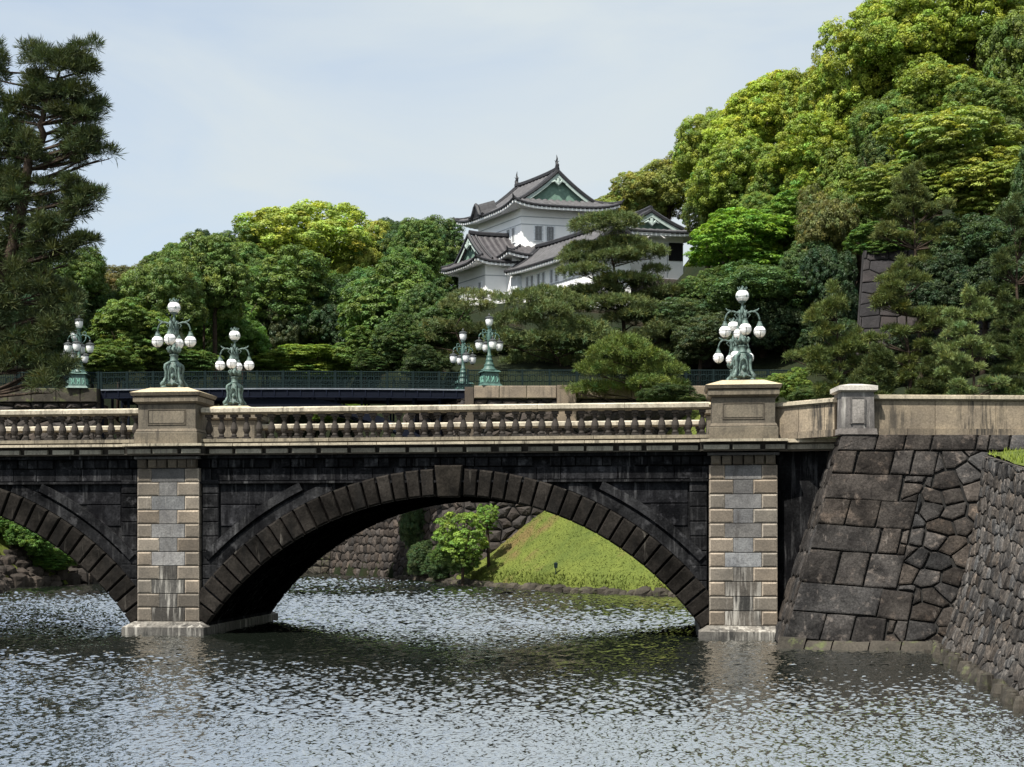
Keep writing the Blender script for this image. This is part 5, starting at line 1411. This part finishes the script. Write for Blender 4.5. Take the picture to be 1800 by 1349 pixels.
# wood at the back, left of the castle
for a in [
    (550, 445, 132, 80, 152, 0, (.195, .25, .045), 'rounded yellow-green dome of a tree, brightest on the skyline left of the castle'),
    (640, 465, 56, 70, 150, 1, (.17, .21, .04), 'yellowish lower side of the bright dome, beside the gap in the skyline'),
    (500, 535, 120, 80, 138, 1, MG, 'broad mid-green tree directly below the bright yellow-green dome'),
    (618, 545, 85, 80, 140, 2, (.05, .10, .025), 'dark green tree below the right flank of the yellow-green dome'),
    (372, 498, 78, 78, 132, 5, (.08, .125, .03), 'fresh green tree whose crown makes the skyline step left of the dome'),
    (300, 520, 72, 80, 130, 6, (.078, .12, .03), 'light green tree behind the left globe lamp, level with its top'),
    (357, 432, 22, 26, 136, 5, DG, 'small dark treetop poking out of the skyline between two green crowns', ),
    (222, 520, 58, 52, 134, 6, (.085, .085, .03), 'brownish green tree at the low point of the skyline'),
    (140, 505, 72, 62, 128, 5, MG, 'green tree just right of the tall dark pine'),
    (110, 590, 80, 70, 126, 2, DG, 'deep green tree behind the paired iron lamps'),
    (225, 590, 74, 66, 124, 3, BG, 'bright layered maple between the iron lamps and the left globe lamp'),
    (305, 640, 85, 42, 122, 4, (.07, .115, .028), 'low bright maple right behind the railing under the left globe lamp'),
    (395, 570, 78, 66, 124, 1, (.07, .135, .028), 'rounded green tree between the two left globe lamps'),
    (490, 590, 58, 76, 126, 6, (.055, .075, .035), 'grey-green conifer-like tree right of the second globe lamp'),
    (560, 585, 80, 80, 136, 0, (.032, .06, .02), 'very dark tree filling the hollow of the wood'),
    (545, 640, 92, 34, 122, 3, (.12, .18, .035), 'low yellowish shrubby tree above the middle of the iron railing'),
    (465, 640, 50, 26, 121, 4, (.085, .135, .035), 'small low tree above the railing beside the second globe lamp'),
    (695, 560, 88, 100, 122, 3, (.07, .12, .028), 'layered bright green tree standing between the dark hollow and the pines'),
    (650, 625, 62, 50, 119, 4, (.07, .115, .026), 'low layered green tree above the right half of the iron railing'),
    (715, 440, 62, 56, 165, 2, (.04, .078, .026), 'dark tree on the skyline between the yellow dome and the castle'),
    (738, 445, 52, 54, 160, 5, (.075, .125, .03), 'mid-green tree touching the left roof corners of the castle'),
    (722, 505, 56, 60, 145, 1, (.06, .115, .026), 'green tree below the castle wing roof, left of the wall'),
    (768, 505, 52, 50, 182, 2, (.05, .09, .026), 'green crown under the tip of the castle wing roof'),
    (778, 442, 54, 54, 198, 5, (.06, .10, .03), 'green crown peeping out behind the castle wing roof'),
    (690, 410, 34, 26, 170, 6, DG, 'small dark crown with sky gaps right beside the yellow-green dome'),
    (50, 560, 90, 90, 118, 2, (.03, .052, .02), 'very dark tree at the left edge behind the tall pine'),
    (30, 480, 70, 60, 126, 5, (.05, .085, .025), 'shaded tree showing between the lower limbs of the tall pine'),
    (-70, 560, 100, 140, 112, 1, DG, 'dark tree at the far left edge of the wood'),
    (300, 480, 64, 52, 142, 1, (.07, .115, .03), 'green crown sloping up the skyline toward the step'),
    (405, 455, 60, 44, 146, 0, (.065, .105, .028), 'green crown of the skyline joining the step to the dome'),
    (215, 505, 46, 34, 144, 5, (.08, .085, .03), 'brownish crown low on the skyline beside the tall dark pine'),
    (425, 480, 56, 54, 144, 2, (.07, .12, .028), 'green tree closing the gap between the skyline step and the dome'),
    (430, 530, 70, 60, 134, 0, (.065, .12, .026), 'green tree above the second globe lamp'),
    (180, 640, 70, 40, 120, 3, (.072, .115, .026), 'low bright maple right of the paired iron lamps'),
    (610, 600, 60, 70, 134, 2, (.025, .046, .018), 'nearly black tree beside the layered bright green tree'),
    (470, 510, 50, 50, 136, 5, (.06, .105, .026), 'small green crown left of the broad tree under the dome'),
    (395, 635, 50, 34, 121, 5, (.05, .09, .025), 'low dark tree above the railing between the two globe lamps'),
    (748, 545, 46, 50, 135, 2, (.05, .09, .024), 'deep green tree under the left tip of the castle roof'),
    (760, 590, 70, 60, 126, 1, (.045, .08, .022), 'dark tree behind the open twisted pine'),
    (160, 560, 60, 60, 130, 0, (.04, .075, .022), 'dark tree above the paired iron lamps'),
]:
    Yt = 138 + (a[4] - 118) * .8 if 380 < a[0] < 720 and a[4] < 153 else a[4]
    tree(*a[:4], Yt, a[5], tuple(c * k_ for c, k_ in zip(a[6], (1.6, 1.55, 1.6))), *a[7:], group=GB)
# slope on the right
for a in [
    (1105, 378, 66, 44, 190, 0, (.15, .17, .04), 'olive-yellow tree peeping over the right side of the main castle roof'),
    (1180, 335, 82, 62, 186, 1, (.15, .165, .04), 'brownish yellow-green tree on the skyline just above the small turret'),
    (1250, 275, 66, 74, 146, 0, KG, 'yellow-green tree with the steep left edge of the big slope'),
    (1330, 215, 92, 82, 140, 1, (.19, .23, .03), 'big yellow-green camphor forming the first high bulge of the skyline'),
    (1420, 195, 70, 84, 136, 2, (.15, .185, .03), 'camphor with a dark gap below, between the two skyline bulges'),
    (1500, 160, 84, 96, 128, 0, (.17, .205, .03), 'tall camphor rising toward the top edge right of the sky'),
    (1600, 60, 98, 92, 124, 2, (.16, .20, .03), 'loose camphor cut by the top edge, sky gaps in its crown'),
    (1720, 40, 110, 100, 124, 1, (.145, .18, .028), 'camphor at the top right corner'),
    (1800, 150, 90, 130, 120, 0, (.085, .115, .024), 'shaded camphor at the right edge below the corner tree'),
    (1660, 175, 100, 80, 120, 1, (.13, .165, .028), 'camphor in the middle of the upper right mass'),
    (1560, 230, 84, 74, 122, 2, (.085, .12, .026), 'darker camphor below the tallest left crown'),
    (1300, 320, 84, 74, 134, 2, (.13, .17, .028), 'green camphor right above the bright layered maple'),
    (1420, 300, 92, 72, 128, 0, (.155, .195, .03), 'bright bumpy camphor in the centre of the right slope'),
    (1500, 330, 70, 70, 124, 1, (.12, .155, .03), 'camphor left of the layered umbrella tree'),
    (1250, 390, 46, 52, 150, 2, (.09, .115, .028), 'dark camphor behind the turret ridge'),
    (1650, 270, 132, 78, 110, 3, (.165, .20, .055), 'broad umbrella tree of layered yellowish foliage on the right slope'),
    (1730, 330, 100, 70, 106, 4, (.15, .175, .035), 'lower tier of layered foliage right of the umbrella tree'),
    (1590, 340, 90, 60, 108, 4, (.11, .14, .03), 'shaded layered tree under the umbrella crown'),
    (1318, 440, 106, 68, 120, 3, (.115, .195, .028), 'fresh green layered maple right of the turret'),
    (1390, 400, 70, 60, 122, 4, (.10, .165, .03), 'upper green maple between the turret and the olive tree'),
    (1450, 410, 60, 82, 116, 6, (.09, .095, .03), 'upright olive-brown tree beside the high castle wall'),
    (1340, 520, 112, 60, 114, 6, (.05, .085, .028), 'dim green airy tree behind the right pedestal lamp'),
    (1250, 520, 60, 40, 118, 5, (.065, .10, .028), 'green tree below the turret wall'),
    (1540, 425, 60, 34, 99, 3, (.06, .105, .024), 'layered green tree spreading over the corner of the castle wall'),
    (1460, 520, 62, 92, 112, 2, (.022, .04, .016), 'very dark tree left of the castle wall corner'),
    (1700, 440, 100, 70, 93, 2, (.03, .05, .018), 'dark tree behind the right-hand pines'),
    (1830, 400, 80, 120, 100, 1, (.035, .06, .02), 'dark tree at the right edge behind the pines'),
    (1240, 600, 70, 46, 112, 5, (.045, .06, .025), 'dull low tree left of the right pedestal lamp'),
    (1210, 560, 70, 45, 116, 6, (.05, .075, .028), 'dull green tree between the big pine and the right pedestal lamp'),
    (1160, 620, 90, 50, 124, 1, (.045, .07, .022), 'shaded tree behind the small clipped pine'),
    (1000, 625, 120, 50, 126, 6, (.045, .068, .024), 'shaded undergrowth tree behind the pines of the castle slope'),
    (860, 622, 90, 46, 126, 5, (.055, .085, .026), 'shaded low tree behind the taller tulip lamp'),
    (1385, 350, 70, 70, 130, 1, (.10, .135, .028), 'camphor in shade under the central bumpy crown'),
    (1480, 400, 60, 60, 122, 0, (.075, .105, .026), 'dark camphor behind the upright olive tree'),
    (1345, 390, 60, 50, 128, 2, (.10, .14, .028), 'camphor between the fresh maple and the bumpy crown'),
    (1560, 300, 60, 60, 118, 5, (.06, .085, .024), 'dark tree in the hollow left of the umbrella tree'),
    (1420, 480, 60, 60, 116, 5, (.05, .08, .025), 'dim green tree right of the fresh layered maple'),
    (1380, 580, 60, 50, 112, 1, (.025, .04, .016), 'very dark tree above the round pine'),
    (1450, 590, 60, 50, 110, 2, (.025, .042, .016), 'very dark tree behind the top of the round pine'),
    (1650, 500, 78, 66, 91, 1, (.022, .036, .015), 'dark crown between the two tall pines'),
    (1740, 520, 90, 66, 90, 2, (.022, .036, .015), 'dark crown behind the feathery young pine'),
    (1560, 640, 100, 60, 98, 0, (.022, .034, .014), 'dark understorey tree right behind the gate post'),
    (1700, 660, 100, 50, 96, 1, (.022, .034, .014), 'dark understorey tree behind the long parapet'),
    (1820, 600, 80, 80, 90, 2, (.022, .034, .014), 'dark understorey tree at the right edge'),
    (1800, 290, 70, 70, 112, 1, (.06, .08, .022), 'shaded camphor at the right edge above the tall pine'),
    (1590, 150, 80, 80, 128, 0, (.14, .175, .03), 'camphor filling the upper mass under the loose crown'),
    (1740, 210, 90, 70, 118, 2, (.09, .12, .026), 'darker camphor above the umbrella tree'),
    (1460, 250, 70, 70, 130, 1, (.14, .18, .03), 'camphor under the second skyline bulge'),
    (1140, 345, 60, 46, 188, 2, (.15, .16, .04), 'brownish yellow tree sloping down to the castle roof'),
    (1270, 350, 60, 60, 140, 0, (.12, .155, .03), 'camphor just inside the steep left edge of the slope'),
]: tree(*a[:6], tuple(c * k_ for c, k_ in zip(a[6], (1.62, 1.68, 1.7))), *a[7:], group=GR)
# pines
PC, PD, PL = (.14, .18, .068), (.05, .07, .03), (.1, .13, .045)
pine([(105, 118, 62, 30), (150, 108, 30, 24), (70, 155, 32, 20), (130, 160, 46, 18), (30, 205, 36, 24), (85, 185, 48, 22), (155, 190, 30, 13), (120, 212, 48, 15), (165, 258, 42, 20), (125, 240, 36, 12), (20, 260, 46, 40), (95, 283, 48, 16), (150, 350, 34, 14), (105, 335, 40, 16), (125, 375, 32, 14), (55, 345, 46, 28), (10, 330, 40, 46), (100, 400, 44, 16), (45, 420, 58, 26), (138, 428, 26, 8), (85, 450, 44, 16), (15, 470, 44, 50), (60, 500, 56, 32), (20, 570, 60, 42), (75, 590, 40, 32), (40, 650, 60, 38), (105, 550, 30, 26), (95, 655, 34, 24), (-40, 300, 50, 50), (-50, 420, 60, 50), (-50, 540, 60, 50), (-16, 150, 20, 46), (-60, 220, 40, 40)],
     [(-40, 700), (-8, 540), (28, 400), (50, 300), (72, 235), (80, 180), (105, 125)], 80, (.075, .10, .042), 'tall dark pine with ragged tiers of limbs at the left edge of the view', seed=1, tl=.92, dens=1.5, feather=7, K=22, wdt=.045, limb=.022, depth=.8)
pine([(1062, 405, 55, 20), (1040, 438, 50, 18), (1095, 430, 50, 18), (1015, 458, 30, 13), (1135, 452, 38, 14), (1080, 462, 46, 13), (1025, 486, 40, 12), (1150, 478, 22, 9), (1100, 500, 52, 17), (1050, 515, 50, 16), (1150, 522, 40, 17), (1010, 520, 36, 14), (1075, 545, 60, 20), (1120, 565, 50, 20)],
     [(1112, 690), (1100, 600), (1093, 530), (1080, 470), (1062, 410)], 119, PC, 'large pine with a tiered crown standing right in front of the castle', seed=2, dens=1.3, flatten=.85, tl=.62, limb=.026)
pine([(960, 525, 46, 17), (920, 540, 44, 17), (990, 545, 46, 18), (905, 572, 40, 16), (960, 565, 50, 20), (1010, 585, 50, 20), (930, 600, 50, 19), (980, 610, 60, 20), (1040, 605, 50, 20), (890, 605, 34, 14), (940, 635, 50, 16), (1010, 640, 40, 14)],
     [(975, 700), (985, 640), (960, 600), (965, 540)], 116, PC, 'spreading pine left of the large tiered one, its limbs over the stone course', seed=3, dens=1.0, tl=.62, limb=.03)
pine([(1180, 515, 40, 15), (1205, 545, 44, 17), (1160, 555, 44, 16), (1215, 580, 40, 18), (1170, 590, 50, 20), (1225, 610, 36, 16), (1190, 625, 50, 18), (1140, 600, 40, 16)],
     [(1150, 700), (1170, 620), (1185, 560), (1180, 520)], 117, (.105, .13, .05), 'dull green pine between the large tiered pine and the right pedestal lamp', seed=4, tl=.64, limb=.03)
pine([(822, 522, 34, 10), (855, 530, 24, 9), (795, 540, 22, 9), (835, 548, 34, 10), (770, 575, 40, 14), (810, 580, 36, 13), (745, 598, 36, 14), (850, 585, 40, 14), (720, 632, 40, 16), (775, 628, 44, 16), (840, 620, 44, 14), (740, 645, 44, 11)],
     [(800, 700), (815, 620), (800, 575), (825, 535), (818, 515)], 122, (.16, .19, .075), 'open twisted pine below the castle wing, behind the tulip lamps', seed=5, dens=.7, tl=.6, limb=.024)
pine([(1095, 608, 42, 17), (1065, 630, 36, 16), (1130, 632, 48, 18), (1045, 655, 32, 15), (1095, 652, 46, 18), (1160, 655, 44, 18), (1035, 685, 34, 13), (1080, 683, 44, 15), (1180, 682, 36, 15), (1140, 680, 40, 14), (1110, 615, 30, 14)],
     [(1140, 720), (1128, 690), (1118, 650), (1100, 612)], 101.5, (.14, .19, .048), 'small clipped cloud pine in front of the far stone course', seed=6, tl=.62, limb=.02)
for k, a in enumerate([
    ((1470, 620, 92, 92), 9, 79, (.085, .105, .034), 'round dark pine between the right pedestal and the grey gate post', [(1480, 720), (1475, 640), (1470, 540)]),
    ((1605, 425, 92, 118), 11, 92, (.085, .10, .034), 'tall pine rising in front of the high castle wall', [(1620, 640), (1612, 480), (1600, 320)]),
    ((1592, 590, 98, 110), 12, 80, (.075, .092, .03), 'dark bushy pine right behind the gate post', [(1600, 720), (1597, 620), (1590, 490)]),
    ((1705, 625, 74, 95), 10, 74, (.125, .155, .06), 'lighter feathery young pine standing behind the long parapet', [(1712, 720), (1710, 640), (1706, 535)]),
    ((1785, 500, 74, 130), 12, 84, (.052, .068, .025), 'tall dark pine at the right edge', [(1795, 720), (1790, 540), (1782, 380)]),
    ((1800, 640, 70, 70), 8, 76, (.06, .08, .028), 'low pine at the right edge behind the parapet', [(1800, 720), (1800, 660), (1800, 580)]),
    ((1545, 665, 60, 40), 6, 76, (.048, .062, .022), 'low pine boughs just above the grey gate post', [(1548, 720), (1546, 690), (1545, 630)]),
    ((1650, 660, 50, 44), 6, 78, (.045, .058, .02), 'shadowy low pine between the bushy and the feathery pines', [(1652, 720), (1650, 690), (1650, 620)]),
]):
    (cx, cy, rx, ry), n, Y, col, lb, tr = a
    pine(auto_pads(cx, cy, rx, ry, n + 9, 50 + k), tr, Y, tuple(c * k_ for c, k_ in zip(col, (1.55, 1.6, 1.5))), lb, seed=20 + k, tl=.56 if Y > 78 else .5, limb=.022, dens=2.3, group='pines behind the right parapet', K=20, wdt=.055, feather=4, flatten=1.35)
# trees and bushes by the water
tree(815, 950, 56, 58, 98.5, 7, (.17, .27, .048), 'bright green airy maple leaning over the moat under the main arch', 'maple_tree', cat='tree')
tree(855, 915, 26, 30, 100.5, 8, (.16, .26, .048), 'small bright sapling right behind the airy maple, against the rubble wall', 'maple_tree', cat='tree')
tree(800, 985, 46, 34, 99.5, 5, (.085, .15, .03), 'darker green shrub at the foot of the bright maple', 'shrub', cat='shrub')
for a in [
    (728, 925, 30, 50, 112, 6, (.065, .11, .04), 'ivy-like bush climbing the shaded wall left of the maple'),
    (742, 985, 34, 34, 110, 5, (.06, .10, .035), 'low grey-green bush at the water left of the maple'),
    (770, 1000, 34, 24, 106, 5, (.05, .09, .03), 'dark bush at the water line under the maple'),
    (55, 950, 48, 34, 99, 5, (.09, .18, .035), 'leafy green bush hanging over the bank below the left arch'),
    (95, 985, 44, 24, 101, 4, (.10, .19, .035), 'smaller green bush on the bank close to the left arch'),
    (-20, 920, 60, 40, 100, 2, (.09, .16, .03), 'bush at the left edge seen through the left arch'),
    (1386, 678, 40, 30, 90, 6, (.15, .22, .042), 'light green bush between the right pedestal and the round pine'),
    (700, 605, 44, 52, 121, 3, (.065, .11, .028), 'green bush over the end of the iron railing, left of the tulip lamps'),
    (660, 640, 40, 24, 121, 4, (.06, .10, .026), 'low bush right behind the iron railing, left of the tulip lamps'),
    (745, 640, 46, 30, 119, 6, (.05, .08, .026), 'dark bush behind the shorter tulip lamp'),
    (1345, 690, 40, 24, 92, 5, (.13, .19, .04), 'light green bush right against the right pedestal'),
    (1430, 700, 50, 22, 84, 6, (.07, .11, .03), 'low green bush under the round pine, just over the parapet'),
    (1330, 690, 60, 26, 100, 6, (.05, .08, .026), 'dark bush low behind the right pedestal'),
    (1180, 700, 60, 22, 96, 5, (.05, .08, .025), 'dark bush behind the rail left of the right pedestal'),
    (620, 735, 70, 22, 138, 5, (.12, .19, .035), 'pale green bushes beyond the moat, seen through the balusters'),
]: tree(*a, name='shrub', cat='shrub', group='bushes along the banks')
# bank edge stones, left bank rubble
rnd = random.Random(77)
def boulders(name, pts, label, mat, sz=(.3, .6), cat='bank edging'):
    mb = MB()
    for (x, y, z) in pts:
        r = rnd.uniform(*sz); g = rnd.uniform(.6, 1.3)
        nseg = 8
        prof_ = [(r * .85, -.5), (r, -.05), (r * .92, r * .3), (r * .6, r * .55), (r * .1, r * .62)]
        b = len(mb.v); mb.lathe(prof_, (x, y, z), nseg, (g, g * .97, g * .92), rot=rnd.uniform(0, 6))
        for i in range(b, len(mb.v)):
            v = mb.v[i]; k = 1 + rnd.uniform(-.16, .16); mb.v[i] = (x + (v[0] - x) * k, y + (v[1] - y) * k, v[2] + rnd.uniform(-.05, .05))
    return tag(mb.build(name, mat), label, cat)
pts = []
for (x0, y0), (x1, y1) in zip(SHORE_R[1:5], SHORE_R[2:6]):
    L = math.hypot(x1 - x0, y1 - y0); k = 0
    while k < L: pts.append((x0 + (x1 - x0) * k / L, y0 + (y1 - y0) * k / L, rnd.uniform(0.0, .2))); k += rnd.uniform(.4, .9)
boulders('edging_stones', pts, 'low mossy stone edging where the lawn meets the water under the main arch', M['toe'])
pts = []
for k in range(300):
    t = rnd.uniform(0, 1) * 4; i = min(3, int(t)); (x0, y0), (x1, y1) = SHORE_L[1 + i], SHORE_L[min(2 + i, 5)]
    q = t - i; d = rnd.uniform(-.2, 2.6); x, y = x0 + (x1 - x0) * q - d * .9, y0 + (y1 - y0) * q + d * .3
    pts.append((x, y, max(0, hgt(x, y)) - .05))
boulders('bank_rubble', pts, 'bank of weathered rubble sloping into the water under the left arch', M['far_wall'], (.35, .75), 'stone bank')
# grass blades on the bank, one mass
rg = np.random.default_rng(5)
n = 42000
X = rg.uniform(-3, 22, n); Yy = rg.uniform(82, 104, n); Z = height(X, Yy)
k = (Z > .3) & (Z < 13); X, Yy, Z = X[k], Yy[k], Z[k]; n = len(X)
edge = seg_dist(X, Yy, SHORE_R); hb = np.where(edge < .9, rg.uniform(.06, .26, n), rg.uniform(.02, .07, n))
c = np.stack([X, Yy, Z - .02], 1); a = rg.uniform(0, 6.28, n); s = np.stack([np.cos(a), np.sin(a), 0 * a], 1) * rg.uniform(.025, .06, n)[:, None]
tip = c + np.stack([rg.normal(0, .08, n), rg.normal(0, .08, n) - .03, hb], 1)
patch = np.sin(X * .45 + 1) * np.sin(Yy * .35 + X * .2) + rg.normal(0, .35, n)
base = np.where((.25 * patch + np.clip((X - 4.5) * .13 + (Z - 2) * .06, 0, .8) > .60)[:, None], [[.115, .095, .04]], [[.112, .138, .029]]) * rg.uniform(.7, 1.25, (n, 1))
me = mesh_np('grass', np.stack([c - s, c + s, tip], 1).reshape(-1, 3), 3, base, [M['blade']])
tag(link_mesh('grass', me), 'short bright grass on the sloping lawn', 'grass', kind='stuff')
n = 8000                                            # and on the verge of the retaining wall
t = rg.uniform(0, 1, n); j = rg.uniform(0, 7, n)
B0, B1 = np.array(rt[0]), np.array(rt[1])
c = B0 + (B1 - B0) * t[:, None]; c[:, 0] += j; c[:, 2] += .06 + .1 * j
a = rg.uniform(0, 6.28, n); s = np.stack([np.cos(a), np.sin(a), 0 * a], 1) * .02
tip = c + np.stack([rg.normal(0, .05, n), rg.normal(0, .05, n), rg.uniform(.06, .2, n)], 1)
me = mesh_np('grass', np.stack([c - s, c + s, tip], 1).reshape(-1, 3), 3, np.array([[.19, .24, .04]]) * rg.uniform(.7, 1.25, (n, 1)), [M['blade']])
tag(link_mesh('grass', me), 'short grass on top of the rough retaining wall', 'grass', kind='stuff')
# small black post on the lawn
q = P(977, 1003, 90.5); q.z = hgt(q.x, q.y)
fl = empty('garden_light', q, 0, 'small black garden light on a stake in the lawn', 'garden light')
mb = MB(); mb.tube([(0, 0, -.1), (0, 0, .42)], .035, 6); mb.build('stake', M['iron'], fl)
mb = MB(); mb.frustum((-.10, .10, -.08, .08), (-.13, .13, -.10, .10), .42, .72); mb.frustum((-.15, .15, -.12, .12), (-.06, .06, -.05, .05), .724, .80); mb.build('lamp_head', M['iron'], fl)
